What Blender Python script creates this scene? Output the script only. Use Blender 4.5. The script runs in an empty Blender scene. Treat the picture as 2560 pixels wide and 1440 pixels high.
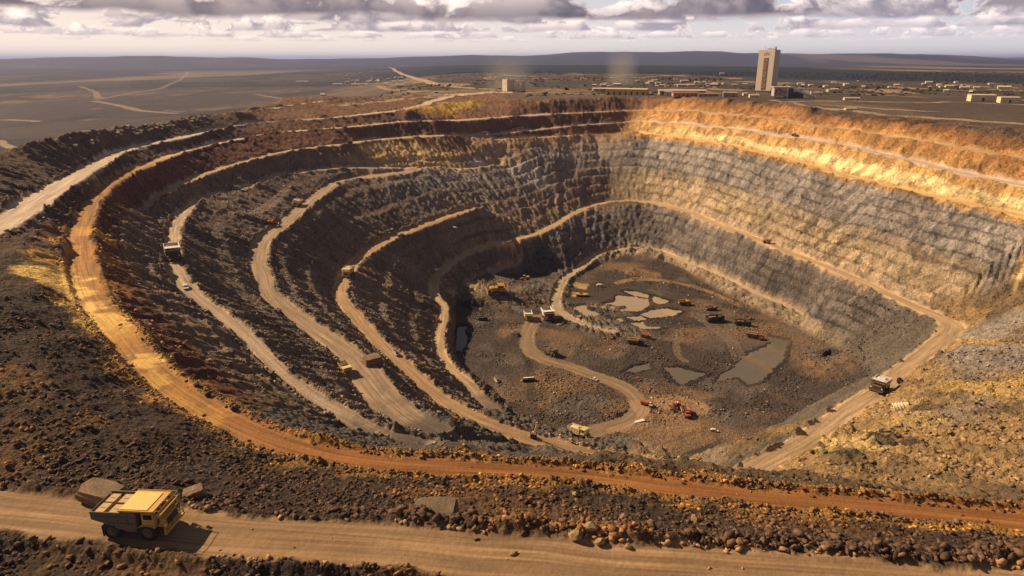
QUALITY = 1.0; SUN_EL = 35.0; SUN_AZ = -66.0; SUN_E = 5.0; EXPO = 0.55
import bpy, bmesh, math, random
import numpy as np
from mathutils import Vector, Matrix
from mathutils.geometry import delaunay_2d_cdt
rng = np.random.default_rng(7)
random.seed(7)
SC = bpy.context.scene
COL = SC.collection
# ------------------------------------------------------------------ camera model (used to lay the surveyed lines out in metres)
F = 1707.0; PITCH = math.radians(18.5); CAMZ = 50.0
SP, CP = math.sin(PITCH), math.cos(PITCH)
def ray(u, v):
    a = (v - 720.0) / F
    return np.array([(u - 1280.0) / F, CP - a * SP, -SP - a * CP])
def P(u, v, d):
    r = ray(u, v); t = d / -r[2]
    return np.array([r[0] * t, r[1] * t, CAMZ - d])
def wall_d(u, v):
    k = (u - 1280.0) / F; c = SP + CP * (v - 720.0) / F
    t = min(923.3 / (1 - .5 * k + 1.4 * c), 643.0 / (k + .44 + 1.2 * c))
    return c * t
def sstep(a, b, x):
    t = np.clip((x - a) / (b - a), 0, 1); return t * t * (3 - 2 * t)
# ------------------------------------------------------------------ numpy noise
def _h(ix, iy, s):
    n = (ix.astype(np.int64) * 374761393 + iy.astype(np.int64) * 668265263 + s * 1442695041) & 0xFFFFFFFF
    n = ((n ^ (n >> 13)) * 1274126177) & 0xFFFFFFFF
    n = ((n ^ (n >> 16)) * 2246822519) & 0xFFFFFFFF
    return ((n ^ (n >> 15)) & 0xFFFFFF).astype(np.float32) / 16777215.0
def vnoise(x, y, s=0):
    ix = np.floor(x); iy = np.floor(y); fx = (x - ix).astype(np.float32); fy = (y - iy).astype(np.float32)
    fx = fx * fx * (3 - 2 * fx); fy = fy * fy * (3 - 2 * fy)
    a = _h(ix, iy, s); b = _h(ix + 1, iy, s); c = _h(ix, iy + 1, s); d = _h(ix + 1, iy + 1, s)
    return (a + (b - a) * fx) * (1 - fy) + (c + (d - c) * fx) * fy
def fbm(x, y, o=4, s=0, g=.5):
    r = 0; A = 1; T = 0
    for i in range(o):
        r = r + A * (vnoise(x, y, s + i * 17) - .5); T += A; A *= g
        x, y = 1.9 * x + .6 * y + 13.7, 1.9 * y - .6 * x + 5.1
    return r / T * 2
def worley(x, y, s=0):
    ix = np.floor(x); iy = np.floor(y); best = np.full(x.shape, 9., np.float32); idv = np.zeros(x.shape, np.float32)
    for dx in (-1, 0, 1):
        for dy in (-1, 0, 1):
            cx = ix + dx; cy = iy + dy
            px = cx + .15 + .7 * _h(cx, cy, s); py = cy + .15 + .7 * _h(cx, cy, s + 5)
            d = ((x - px) ** 2 + (y - py) ** 2).astype(np.float32)
            m = d < best; best = np.where(m, d, best); idv = np.where(m, _h(cx, cy, s + 9), idv)
    return np.sqrt(best), idv
# ------------------------------------------------------------------ surveyed lines: (u, v, drop below the camera[, width])
def auto(pts): return [(u, v, wall_d(u, v)) for u, v in pts]
LINES = {}
def line(name, pts, L, w=0, road=False, col=None): LINES[name] = dict(pts=pts, L=L, w=w, road=road, col=col)
line('R1', [(-260,700,66),(-120,625,65),(0,567,64),(40,540,64),(85,507,64),(130,478,63.5),(168,456,63),(235,416,62.5),(336,369,62),(437,347,61),(537,325,60.3),(638,308,59.5),(756,300,58.6),(860,291,57.8),(951,281,56.8),(990,277,56.3),(1038,268,54.8),(1085,252,52.5),(1135,241,51),(1200,234,50),(1265,231,49)], .5,
     [(-300,13),(0,13),(60,15),(130,14),(235,11),(336,9),(537,8),(756,6),(951,10),(1038,13),(1200,22)], True, (.52,.40,.30))
line('R2', [(2900,1345,87),(2560,1310,87),(2372,1289,87),(2036,1258,87),(1710,1225,87),(1421,1189,87),(1186,1173,86.5),(985,1163,86),(860,1148,86),(772,1128,85.5),(638,1082,84.5),(537,1032,83.5),(437,970,82),(370,913,80.5),(302,829,78),(240,755,75.5),(212,690,74),(203,630,73),(203,577,72),(218,535,71),(250,485,70.5),(302,442,70),(369,412,69.5),(470,375,69),(588,349,68),(689,332,67),(770,325,66.3),(860,318,66),(1018,303,65.7),(1152,300,66.5),(1287,290,65.2),(1421,283,64.8)], 1,
     [(2900,8),(1186,7.5),(860,7),(640,8),(437,8.5),(302,9),(203,8.5),(250,8),(369,8),(588,8),(860,7),(1287,7),(1421,6)][::-1], True, (.35,.18,.068))
line('B1', auto([(1421,283),(1500,279),(1589,276),(1710,277),(1834,287),(1950,300),(2060,316),(2180,334),(2288,349),(2400,370),(2560,396),(2760,430)]), 1, 5, True, (.40,.27,.15))
line('R3', auto([(1203,335),(1287,330),(1421,315),(1500,309),(1572,305),(1640,305),(1700,308),(1834,322),(1920,333),(2002,345),(2137,369),(2271,399),(2439,440),(2560,463),(2760,503)]), 2, [(1203,5),(1572,5),(1834,7),(2271,9),(2760,10)], True, (.5,.38,.29))
line('R3L', [(1203,335,81.6),(1120,338,80.5),(1051,341,79.8),(940,349,78.7),(860,359,78),(739,374,79),(638,396,80),(537,426,82),(470,453,83.3),(413,480,84.6),(370,513,86.3),(345,545,87.6)], 2, [(345,6),(470,7),(739,7),(1051,16),(1203,7)], True, (.42,.29,.17))
line('R4', auto([(1130,350),(1186,348),(1287,347),(1455,337),(1572,333),(1640,336),(1710,345),(1834,365),(1969,396),(2103,436),(2237,468),(2372,496),(2560,540),(2760,590)]), 3, [(1130,4),(1572,4),(1710,5),(1969,7),(2760,8)], True, (.55,.38,.18))
line('R4L', [(1253,412,111.5),(1169,421,110),(1051,419,104),(951,419,99),(860,419,96),(773,427,95),(705,439,95),(638,463,95),(571,480,95.5),(504,500,94.5),(470,523,94),(447,550,93.3),(437,577,93),(433,617,93.3),(435,657,94.2),(450,694,95.8),(487,741,98),(554,792,101.3),(621,845,104.2),(672,896,106.6),(722,946,109.5),(806,1007,113.5),(860,1036,115),(917,1071,116.5),(984,1094,118),(1060,1116,119.5)], 4, [(430,6.5),(447,7),(504,7),(571,6.5),(705,6.5),(860,7.5),(1060,8),(1253,7)], True, (.42,.31,.21))
line('R5L', [(1030,427,104),(1004,431,103.5),(934,439,103),(850,454,104),(823,469,105),(783,496,107),(739,533,109),(699,570,111.5),(670,592,113),(652,620,114.5),(648,637,115.5),(650,670,117.5),(658,690,119),(668,728,121),(699,762,123),(756,802,126),(823,849,128),(880,895,130),(930,960,132),(980,1015,133.5),(1040,1060,135),(1100,1092,136)], 5, [(640,10.5),(699,11),(850,12),(930,16),(1100,15)], True, (.34,.24,.155))
line('R6L', [(1190,518,134),(1152,530,135),(1085,553,137),(1040,572,138.5),(1018,580,139),(951,610,139.5),(900,644,140.8),(867,684,141.8),(851,728,143),(860,755,144),(877,775,145.3),(917,825,148.3),(961,869,151),(1001,909,153.5),(1052,956,156.3),(1102,997,159),(1169,1037,161),(1230,1065,163),(1287,1084,165),(1387,1111,168.5),(1488,1138,172),(1572,1158,176),(1640,1170,180)], 7, 9.5, True, (.40,.255,.14))
line('R5', [(1240,1030,186),(1203,997,184.3),(1169,960,182.7),(1119,916,181),(1100,879,180),(1099,829,178.3),(1111,795,176.8),(1105,761,174.8),(1092,745,173.3),(1085,721,171.8),(1090,695,169.8),(1112,670,167.6),(1152,644,164.8),(1236,610,160.5),(1330,588,158.5),(1384,563,157),(1440,530,155),(1520,506,153),(1572,503,152),(1630,508,150),(1700,523,148.5),(1800,563,147.5),(1900,600,147.5),(2000,640,148.5),(2100,680,149.5),(2200,725,151),(2300,772,152),(2350,792,152),(2378,812,151.5),(2370,835,150),(2340,862,148),(2250,930,142),(2180,985,137),(2100,1040,132),(2000,1110,126),(1900,1165,121),(1860,1186,119)], 9, [(0,8),(1500,8),(1700,9),(2250,9),(2330,11),(2380,14)], True, (.43,.295,.17))
line('R7', [(1530,833,189.7),(1505,826,189.5),(1438,803,189.5),(1400,780,189.5),(1390,758,189.2),(1396,728,188),(1414,694,186.5),(1455,667,185),(1505,634,183.5),(1560,622,182.5),(1600,619,182.2),(1639,624,182.5),(1690,645,183),(1767,677,184),(1834,708,184),(1901,741,184),(1969,768,184.5),(2010,792,186)], 13, [(1390,8),(1600,7),(1690,5),(2010,5)], True, (.38,.28,.18))
line('RF', [(1390,790,189.6),(1350,792,189.6),(1327,815,189.6),(1317,856,189.6),(1327,879,189.6),(1354,896,189.6),(1421,916,189.6),(1488,940,189.6),(1555,966,189.6),(1589,997,189.6),(1597,1028,189.6),(1570,1050,189.2),(1490,1076,188),(1440,1092,186)], 14, 11, True, (.24,.165,.10))
line('RG', [(1300,657,181),(1219,681,179),(1152,714,178.5),(1122,735,179)], 12, 6, True, (.33,.24,.17))
line('FG', [(-300,1240,72),(-60,1268,72),(0,1277,72),(134,1290,72),(289,1307,72),(464,1326,72),(638,1341,72),(860,1355,72),(1018,1365,72),(1186,1384,72),(1354,1393,72),(1488,1410,72),(1710,1425,72),(2002,1444,72),(2300,1465,72),(2900,1510,72)], 0, 9.5, True, (.27,.17,.092))
line('S1', [(590,287,52),(650,277,51),(740,262,50),(837,251,49.5),(930,247,49.5),(1040,240,49.5),(1150,234,49)], 0, 7, True, (.5,.38,.28))
line('rimL', [(-260,470,52),(-120,420,50),(0,379,48.5),(67,365,47.5),(134,345,46.5),(201,328,46.5),(302,315,47.8),(403,305,49.5),(504,288,49),(526,284,49.3),(588,285,50.5),(638,270,50),(699,256,49),(722,246,48.5),(806,242,48),(900,241,48.5),(1000,238,49),(1100,235,48.5),(1200,230,48),(1300,227,48)], 0)
line('rimM', [(1021,279,56),(1085,266,54),(1150,256,52),(1210,250,50.5),(1280,252,50),(1347,253,50)], 0)
line('rimR', auto([(1347,253),(1421,248),(1522,244),(1600,244),(1710,244),(1834,255),(1935,259),(2036,278),(2137,295),(2271,312),(2372,321),(2560,333),(2760,352)]), 0)
line('screeR', [(2560,745,133),(2560,800,133),(2560,900,124),(2560,1000,115),(2560,1100,105),(2560,1200,95),], 1.5)
line('screeRR', [(2860,790,130),(2860,860,129),(2860,950,119),(2860,1050,109),(2860,1150,99)], 1.5)
line('screeM', [(2440,830,139),(2390,900,135),(2330,980,126),(2250,1060,118),(2150,1130,110),(2040,1180,103)], 3)
line('toeR', [(1660,655,188),(1700,671,189),(1750,701,190),(1834,751,190),(1901,782,190),(1969,812,190),(2050,850,189),(2120,885,186)], 13.6)
line('toeN', [(2180,950,181),(2060,1000,184),(1950,1060,186),(1850,1110,187.5),(1740,1150,187.5)], 13.6)
line('floorW', [(1150,735,187),(1140,775,189),(1143,800,189.5),(1138,840,189.5),(1140,880,189.5),(1160,920,189.5),(1200,950,189.5),(1240,985,189.5),(1290,1030,188.5),(1350,1060,186.5)], 13.8)
line('floorB', [(1190,712,187),(1280,690,187),(1340,676,187.5),(1385,700,188.5)], 13.8)
line('floorM', [(1430,740,189.5),(1440,700,188),(1480,672,187),(1540,655,186.5),(1610,650,187),(1650,662,188)], 13.8)
line('flr9', [(1470,722,189.7),(1560,712,189.7),(1640,708,189.7),(1700,712,189.8)], 14)
line('crestR', [(900,1108,87),(1085,1120,87.5),(1253,1128,88),(1455,1143,88.2),(1710,1164,88.5),(1935,1193,88.5),(2204,1215,88.8),(2405,1230,89),(2560,1247,89),(2860,1265,89)], 1.35)
for i, (u0, u1) in enumerate([(1180,1380),(1250,1560),(1450,1880),(1700,2020),(1650,1800)]):
    v = [830, 900, 840, 960, 1050][i]
    line('flr%d' % i, [(u0, v, 190), ((u0+u1)/2, v+15, 190), (u1, v, 190)], 14)
line('hill1', [(-260,1160,70),(0,1150,71),(150,1140,73),(300,1140,74.5),(450,1160,76.5),(600,1190,78),(800,1225,79),(1000,1245,79),(1200,1262,79.3),(1500,1295,79.3),(1800,1325,79.3),(2200,1370,79.3),(2560,1405,79.3),(2900,1440,79)], .3)
line('hill2', [(-260,980,68.5),(0,1000,70),(140,1010,73),(300,1010,76),(400,1050,79)], .4)
line('hill3', [(-260,820,67.5),(0,850,68.5),(110,850,70),(210,850,73.5)], .5)
line('hill4', [(-260,740,67),(0,740,67),(80,720,68.8),(110,690,69.5),(135,650,70.2),(165,600,70.2)], .6)
line('hill5', [(0,660,65.5),(60,620,66),(100,580,66.5),(140,545,67)], .6)
line('bot', [(-260,1410,73),(0,1400,73),(600,1460,73.5),(1100,1530,73.8),(2000,1640,74),(2900,1760,74)], .2)
EXTRA = [(x, y, z) for x in (-300,-200,-120,-60,-20,20,60,120,200,300) for y, z in ((-60,-24),(0,-24),(45,-23.5))]
EXTRA += [(-260,110,-17),(-330,180,-16),(-330,260,-15),(-420,330,-14),(260,110,-37),(330,150,-40),(420,220,-45),(520,320,-30)]
HID = [(k * t, t * 1.0, CAMZ - d) for k, t, d in ((.12,235,187),(.2,235,187),(.28,225,180),(.05,245,180))]

def spline(pts, step=6.0, W=None):
    p = np.array([P(*q[:3]) for q in pts]); u = np.array([q[0] for q in pts], float)
    seg = np.r_[0, np.cumsum(np.linalg.norm(np.diff(p[:, :2], axis=0), axis=1))]
    n = max(2, int(seg[-1] / step) + 1); s = np.linspace(0, seg[-1], n)
    # monotone-ish Catmull-Rom on arclength
    m = np.gradient(p, seg, axis=0) if len(p) > 2 else np.repeat((p[1:2] - p[:1]) / seg[-1], 2, 0)
    i = np.clip(np.searchsorted(seg, s, side='right') - 1, 0, len(p) - 2); h = (seg[i + 1] - seg[i]); t = ((s - seg[i]) / h)[:, None]; h = h[:, None]
    q = (2*t**3-3*t**2+1)*p[i] + (t**3-2*t**2+t)*h*m[i] + (-2*t**3+3*t**2)*p[i+1] + (t**3-t**2)*h*m[i+1]
    q[:, 2] = np.interp(s, seg, p[:, 2]); uu = np.interp(s, seg, u)
    return q, s, uu
TP = []; TL = []
ROADS = {}
for nm, ln in LINES.items():
    q, s, uu = spline(ln['pts'], 5.0)
    w = ln['w']
    if isinstance(w, list):
        ws = sorted(w); wv = np.interp(uu, [a for a, b in ws], [b for a, b in ws])
    else: wv = np.full(len(q), float(w))
    tg = np.gradient(q[:, :2], axis=0); tg /= np.linalg.norm(tg, axis=1)[:, None] + 1e-9
    nr = np.c_[tg[:, 1], -tg[:, 0]]
    ln['q'] = q; ln['s'] = s; ln['wv'] = wv; ln['n'] = nr
    if wv.max() > 0:
        for sg in (-.5, .5):
            o = q.copy(); o[:, :2] += nr * (wv * sg)[:, None]; TP.append(o); TL += [ln['L']] * len(o)
    else: TP.append(q); TL += [ln['L']] * len(q)
    if ln['road']: ROADS[nm] = ln
TP.append(np.array(EXTRA, float)); TL += [.2] * len(EXTRA)
TP.append(np.array(HID, float)); TL += [12] * len(HID)
def zplain(x, y):
    k = x / np.maximum(y, 1.0); r = np.hypot(x, y)
    left = 1 - sstep(-.34, -.10, k - .06 * sstep(1000, 3000, r))
    z = -46 * left * sstep(150, 420, y) + 4.0 * np.exp(-((x - 330) / 220) ** 2 - ((y - 780) / 330) ** 2) + 1.2 * (1 - left)
    z = np.where(y < 60, -22, z)
    return z
def hills(x, y):
    r = np.hypot(x, y); k = x / np.maximum(y, 1.)
    b = fbm(x / 5200., y / 2600., 4, 91) ; c = fbm(k * 7 + 3, r * 0 + 2, 4, 55)
    return sstep(1700, 5000, r) * (b * 26) + sstep(5200, 9000, r) * np.maximum(0, 10 + b * 95) * sstep(-.3, .1, k) + sstep(9500, 13500, r) * (112 + 60 * c - 30 * sstep(.15, .5, k))
# plain control points outside the pit
outline = np.vstack([LINES['rimL']['q'][:, :2], LINES['rimM']['q'][:0, :2], LINES['rimR']['q'][:, :2], np.array([[560, 300], [560, -100], [-420, -100]])])
def inpoly(x, y, poly):
    c = np.zeros(x.shape, bool); n = len(poly); j = n - 1
    for i in range(n):
        xi, yi = poly[i]; xj, yj = poly[j]
        if yi != yj:
            c ^= ((yi > y) != (yj > y)) & (x < (xj - xi) * (y - yi) / (yj - yi) + xi)
        j = i
    return c
gx, gy = np.meshgrid(np.arange(-1700, 1701, 50.), np.arange(60, 1850, 50.)); gx = gx.ravel() + rng.uniform(-8, 8, gx.size); gy = gy.ravel() + rng.uniform(-8, 8, gy.size)
ins = inpoly(gx, gy, outline)
dm = np.full(gx.shape, 1e9)
for q in outline[::4]: dm = np.minimum(dm, np.hypot(gx - q[0], gy - q[1]))
k = (~ins) & (dm > 45)
TP.append(np.c_[gx[k], gy[k], zplain(gx[k], gy[k])]); TL += [-.5] * int(k.sum())
TP = np.vstack(TP); TL = np.array(TL, float)
# thin duplicates, triangulate
key = np.round(TP[:, :2] / 1.3).astype(np.int64); _, ui = np.unique(key, axis=0, return_index=True)
TP = TP[ui]; TL = TL[ui]
vo, eo, fo, ov, oe, of = delaunay_2d_cdt([Vector((a, b)) for a, b in TP[:, :2]], [], [], 0, 1e-4)
idx = [o[0] if o else -1 for o in ov]
TRI = [[idx[a] for a in f] for f in fo]
# ------------------------------------------------------------------ polar grid
def grading(a, b, st): return np.exp(np.linspace(math.log(a), math.log(b), max(2, int(math.log(b / a) / st))))
Q = QUALITY
RR = np.r_[grading(40, 75, .012)[:-1], grading(75, 260, .0021 * Q)[:-1], grading(260, 560, .0024 * Q)[:-1], grading(560, 1050, .0021 * Q)[:-1], grading(1050, 1700, .006)[:-1], grading(1700, 46000, .013)]
TH = np.r_[np.linspace(-72, -45.5, 90)[:-1], np.linspace(-45.5, 45.5, int(1120 / Q))[:-1], np.linspace(45.5, 72, 90)] * math.pi / 180
NR, NT = len(RR), len(TH)
RG, TG = np.meshgrid(RR, TH, indexing='ij')
X = RG * np.sin(TG); Y = RG * np.cos(TG)
Z = np.full(X.shape, np.nan); LV = np.full(X.shape, -.5)
pth = np.arctan2(TP[:, 0], TP[:, 1]); pr = np.hypot(TP[:, 0], TP[:, 1])
for a, b, c in TRI:
    if min(a, b, c) < 0: continue
    if TP[[a, b, c], 1].max() < 20: continue
    A, B, C = TP[a], TP[b], TP[c]
    th = pth[[a, b, c]]; t0, t1 = th.min(), th.max()
    if t1 - t0 > 2.5: continue
    r1 = pr[[a, b, c]].max(); r0 = pr[[a, b, c]].min()
    r0 = r0 * math.cos(min(1.5, (t1 - t0)))
    j0, j1 = np.searchsorted(TH, t0), np.searchsorted(TH, t1, side='right'); i0, i1 = np.searchsorted(RR, r0), np.searchsorted(RR, r1, side='right')
    if j1 <= j0 or i1 <= i0: continue
    x = X[i0:i1, j0:j1]; y = Y[i0:i1, j0:j1]
    det = (B[1]-C[1])*(A[0]-C[0]) + (C[0]-B[0])*(A[1]-C[1])
    if abs(det) < 1e-9: continue
    la = ((B[1]-C[1])*(x-C[0]) + (C[0]-B[0])*(y-C[1])) / det; lb = ((C[1]-A[1])*(x-C[0]) + (A[0]-C[0])*(y-C[1])) / det; lc = 1-la-lb
    m = (la > -1e-6) & (lb > -1e-6) & (lc > -1e-6)
    Z[i0:i1, j0:j1][m] = (la*A[2] + lb*B[2] + lc*C[2])[m]; LV[i0:i1, j0:j1][m] = (la*TL[a] + lb*TL[b] + lc*TL[c])[m]
zp = zplain(X, Y); hole = np.isnan(Z)
Z[hole] = zp[hole]; w = sstep(1350, 1650, RG); Z = Z * (1 - w) + zp * w; LV = LV * (1 - w) - .5 * w
# ------------------------------------------------------------------ distance to roads
RD = np.full(X.shape, 1e3, np.float32); RS = np.zeros(X.shape, np.float32); RO = np.zeros(X.shape, np.float32); RW = np.ones(X.shape, np.float32); RZ = np.zeros(X.shape, np.float32); RI = np.full(X.shape, -1, np.int16)
rnames = list(ROADS)
for ri, nm in enumerate(rnames):
    ln = ROADS[nm]; q = ln['q']; s = ln['s']; wv = ln['wv']
    for n in range(len(q) - 1):
        A, B = q[n], q[n+1]; R = 16.0 + wv[n] / 2
        cx, cy = (A[0]+B[0])/2, (A[1]+B[1])/2; rad = R + np.hypot(*(B-A)[:2])/2
        rc, tc = math.hypot(cx, cy), math.atan2(cx, cy)
        if rc < rad + 5: continue
        dt = math.asin(min(.99, rad / rc))
        j0, j1 = np.searchsorted(TH, tc-dt), np.searchsorted(TH, tc+dt); i0, i1 = np.searchsorted(RR, rc-rad), np.searchsorted(RR, rc+rad)
        if j1 <= j0 or i1 <= i0: continue
        x = X[i0:i1, j0:j1]; y = Y[i0:i1, j0:j1]; ab = (B-A)[:2]; l2 = ab @ ab + 1e-9
        t = np.clip(((x-A[0])*ab[0] + (y-A[1])*ab[1]) / l2, 0, 1)
        dx = x-A[0]-t*ab[0]; dy = y-A[1]-t*ab[1]; d = np.hypot(dx, dy); wl = wv[n] + (wv[n+1]-wv[n])*t
        e = d - wl/2
        cur = RD[i0:i1, j0:j1]; m = e < cur
        cur[m] = e[m]; RS[i0:i1, j0:j1][m] = (s[n] + t*(s[n+1]-s[n]))[m]; RO[i0:i1, j0:j1][m] = (np.sign(dx*ab[1]-dy*ab[0]) * d)[m]
        RW[i0:i1, j0:j1][m] = wl[m]; RZ[i0:i1, j0:j1][m] = (A[2] + t*(B[2]-A[2]))[m]; RI[i0:i1, j0:j1][m] = ri
# ------------------------------------------------------------------ zones
redge = np.where(RG < 1100, fbm(X / 2.6, Y / 2.6, 3, 401) * .9 + fbm(X / 9, Y / 9, 2, 402) * .9, 0)
redge = redge * np.where(RI == rnames.index('R2'), 1.9, 1.25)
onroad = 1 - sstep(-.7, 1.1, RD + redge)
ang = np.degrees(np.arctan2(Y - 520, X - 60)); ang = np.where(ang < -110, ang + 360, ang)
alongc = np.radians(ang) * 330
near = sstep(262, 225, Y) * sstep(1.32, 1.12, LV) * (RG < 420)
outside = sstep(-.05, -.35, LV)
floor = sstep(13.3, 13.7, LV)
slope = (1 - onroad) * (1 - floor) * (1 - near) * (1 - outside)
wr = sstep(80, 72, ang) * sstep(-31, -26, ang)
wb = sstep(72, 80, ang) * sstep(158, 140, ang)
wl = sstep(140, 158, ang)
scree = sstep(-25, -30, ang) * sstep(9.3, 8.7, LV) * (X > 20)
lowr = sstep(-20, -32, ang) * sstep(8.6, 9.2, LV)
# terraces: narrow berms cut into the walls between the roads
Ln = LV + (.10 * fbm(X / 38, Y / 38, 2, 3) + .26 * fbm(X / 105, Y / 105, 2, 4)) * slope
def terr(L, w):
    f = L - np.floor(L); return np.where(f < w, 0, (f - w) / (1 - w)) - f
ta = slope * sstep(3.02, 3.3, LV) * sstep(13.2, 12.9, LV) * (wr * 1.0 + wb * .95 + wl * .6) * (1 - scree) * sstep(.5, 4, RD) * (.62 + .5 * sstep(-.25, .2, fbm(X / 30, Y / 30, 2, 8)))
tw = .27 + .07 * fbm(X / 50, Y / 50, 2, 9)
Ln = np.where(Ln < 9, 3 + (Ln - 3) * 1.3333, 11 + (Ln - 9) * 1.25)
tr = terr(Ln, tw)
Z = Z - tr * ta * np.where(LV < 9, 7.0, 5.2)
frac = Ln - np.floor(Ln); tread = ta * sstep(tw + .06, tw, frac)
# smooth the creases a little
for _ in range(2):
    Z[1:-1] = .5 * Z[1:-1] + .25 * (Z[:-2] + Z[2:]); Z[:, 1:-1] = .5 * Z[:, 1:-1] + .25 * (Z[:, :-2] + Z[:, 2:])
# ------------------------------------------------------------------ relief
mid = RG < 1150
def sub(mask, fn):
    o = np.zeros(X.shape, np.float32); i = np.where(mask); o[i] = fn(X[i], Y[i], i); return o
N = np.zeros(X.shape, np.float32)
N += sub(mid & (slope > .01), lambda x, y, i: slope[i] * (fbm(x / 34, y / 34, 3, 11) * 2.2 + (1 - tread[i]) * (vnoise(alongc[i] / 8.5 + 1.1 * fbm(x / 26, y / 26, 3, 5), LV[i] * .45 + 1.5 * fbm(x / 40, y / 40, 2, 6), 21) - .5) * 3.2 + (vnoise(alongc[i] / 2.3 + .8 * fbm(x / 9, y / 9, 2, 7), LV[i] * 1.3, 22) - .5) * (1.3 + .9 * wl[i]) * (1 - tread[i])))
def blocky(sz, sd):
    def fn(x, y, i):
        d, h = worley(x / sz, y / sz, sd); return (np.maximum(0, .62 - d) * (.35 + .9 * h)).astype(np.float32)
    return fn
N += slope * sub(mid & (slope > .01) & (RG > 200), blocky(5.2, 31)) * (2.2 + 1.2 * wr - .7 * wl) * (1 - .6 * wr * sstep(3.4, 3.1, LV)) * (1 - .5 * tread)
N += (slope + .35 * floor * (1 - onroad)) * sub((slope + floor > .01) & (RG > 150) & (RG < 720), blocky(2.4, 41)) * (1.4 - .5 * wl)
scr = np.clip(near + scree, 0, 1) * (1 - onroad)
N += scr * sub((scr > .01) & (RG < 330), lambda x, y, i: fbm(x / 11, y / 11, 3, 61) * 1.3)
N += scr * sub((scr > .01) & (RG < 300), blocky(1.5, 51)) * .6
N += scr * sub((scr > .01) & (RG < 220), blocky(.75, 52)) * .3
N += scr * sub((scr > .01) & (RG < 260), blocky(3.4, 53)) * .9
N += floor * (1 - onroad) * sub((floor > .01), lambda x, y, i: fbm(x / 16, y / 16, 4, 71) * .38)
N += onroad * sub((onroad > .01) & mid, lambda x, y, i: fbm(RO[i] / 1.1, RS[i] / 22, 2, 81) * .10 + fbm(x / 5, y / 5, 2, 82) * .06)
N += outside * sub((outside > .01) & (RG < 1700), lambda x, y, i: fbm(x / 30, y / 30, 4, 85) * 1.1)
# windrows along the road edges
bn = sub((RD < 9) & (RD > -1) & mid, lambda x, y, i: .55 + .9 * vnoise(x / 3.0, y / 3.0, 90) * vnoise(x / 17, y / 17, 93) * 1.5)
hb = np.where(RI == rnames.index('FG'), .9, np.where(RI == rnames.index('R2'), 1.0, np.where(RI == rnames.index('R5'), .5, .85)))
ber = np.exp(-((RD - 1.5) / .95) ** 2) * bn * hb * (floor < .5) * (1 - outside)
N += ber
ifg = RI == rnames.index('FG')
bfg = ifg * (RO < 0) if True else 0
fgside = np.zeros(X.shape); 
up = ifg & (Y * 1.0 > (np.interp(X, *zip(*[(q[0], q[1]) for q in LINES['FG']['q'][::1]])) if True else 0))
bigb = up * np.exp(-((RD - 3.4) / 2.3) ** 2) * sstep(-40, -8, X)
N += bigb * (1.5 + 1.3 * sub(bigb > .01, lambda x, y, i: fbm(x / 3, y / 3, 3, 96)))
N += bigb * sub(bigb > .01, blocky(2.6, 54)) * 2.2
# the rock heap spilling on to the road
for u, v, r, hgt in [(1580,690,26,4.5),(1700,745,12,2.6),(1440,990,20,4),(1360,935,13,3),(1560,893,16,3),(1650,968,11,3),(2050,935,24,6),(2140,905,20,6),(1285,840,9,3),(1450,880,14,2.4),(1800,1015,18,4),(1530,1035,13,2.5),(1900,1000,16,4),(1250,745,16,3.5),(1330,720,15,3)]:
    p = P(u, v, 189.5); dd = np.hypot(X - p[0], Y - p[1]) / r; g_ = np.exp(-(dd * 1.5) ** 2) * (1 - onroad) * sstep(12.8, 13.2, LV)
    N += g_ * hgt * (.75 + .5 * sub(g_ > .02, lambda x, y, i: fbm(x / 7, y / 7, 4, 77)))
Z = Z + N + hills(X, Y)
# ------------------------------------------------------------------ ponds
ZF = -140.0
PONDS = [
 ('pond', [(1503,761.5),(1544,753),(1539,741),(1568,742),(1615,750),(1621,764),(1597,776),(1578,779),(1552,778),(1544,771),(1567,767)], 'wide pale muddy pond in the middle of the pit floor'),
 ('pond', [(1564,728),(1589,729),(1619,738),(1615,744),(1589,738),(1572,733)], 'thin pale puddle strip behind the wide middle pond'),
 ('pond', [(1634,741),(1652,747),(1668,753),(1650,760),(1636,754)], 'small pale puddle right of the wide middle pond'),
 ('pond', [(1605,787),(1628,778),(1660,772),(1699,778),(1675,789),(1632,794)], 'long pale pond in front of the wide middle pond'),
 ('pond', [(1565,795),(1600,792),(1616,798),(1590,801)], 'tiny puddle touching the long pale pond'),
 ('pond', [(1505,807),(1529,800),(1548,797),(1556,804),(1539,810)], 'ragged small puddle nearest the two white trucks'),
 ('pond', [(1585,810),(1609,805),(1617,815),(1648,817),(1636,822),(1605,820)], 'front puddle just behind the orange dump truck'),
 ('pond', [(1435,770),(1467,763),(1468,775),(1493,783),(1495,793),(1472,798),(1457,787)], 'brown pond beside the bend of the floor road'),
 ('pond', [(1175,767),(1187,757),(1197,756),(1209,768),(1197,778),(1180,772)], 'round puddle below the big yellow bulldozer'),
 ('pond', [(1148,817),(1166,817),(1161,830),(1164,845),(1166,858),(1152,878),(1140,872),(1145,845),(1142,835)], 'narrow upright pond at the foot of the western ramp'),
 ('lake', [(1908,842),(1927,844.5),(1970,854),(1964,876),(1949,903),(1919,930),(1906,948),(1871,958),(1851,942),(1830,942),(1792,954),(1802,938),(1835,921),(1851,901),(1890,878),(1925,862)], 'large curving grey brown pond at the eastern end of the pit floor'),
 ('pond', [(1667,921),(1705,923),(1724,930),(1757,936),(1734,946),(1699,958),(1685,942)], 'dull shallow pond left of the large curving pond'),
 ('pond', [(1566,928),(1589,919),(1623,908),(1617,921),(1589,929)], 'small dull puddle behind the brown pickup'),
 ('pond', [(2058,892),(2072,888),(2078,896),(2064,900)], 'tiny pale puddle in the eastern rubble'),
]
fi = np.where((LV > 13.2) & (RG < 760))
fx, fy = X[fi], Y[fi]
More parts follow.
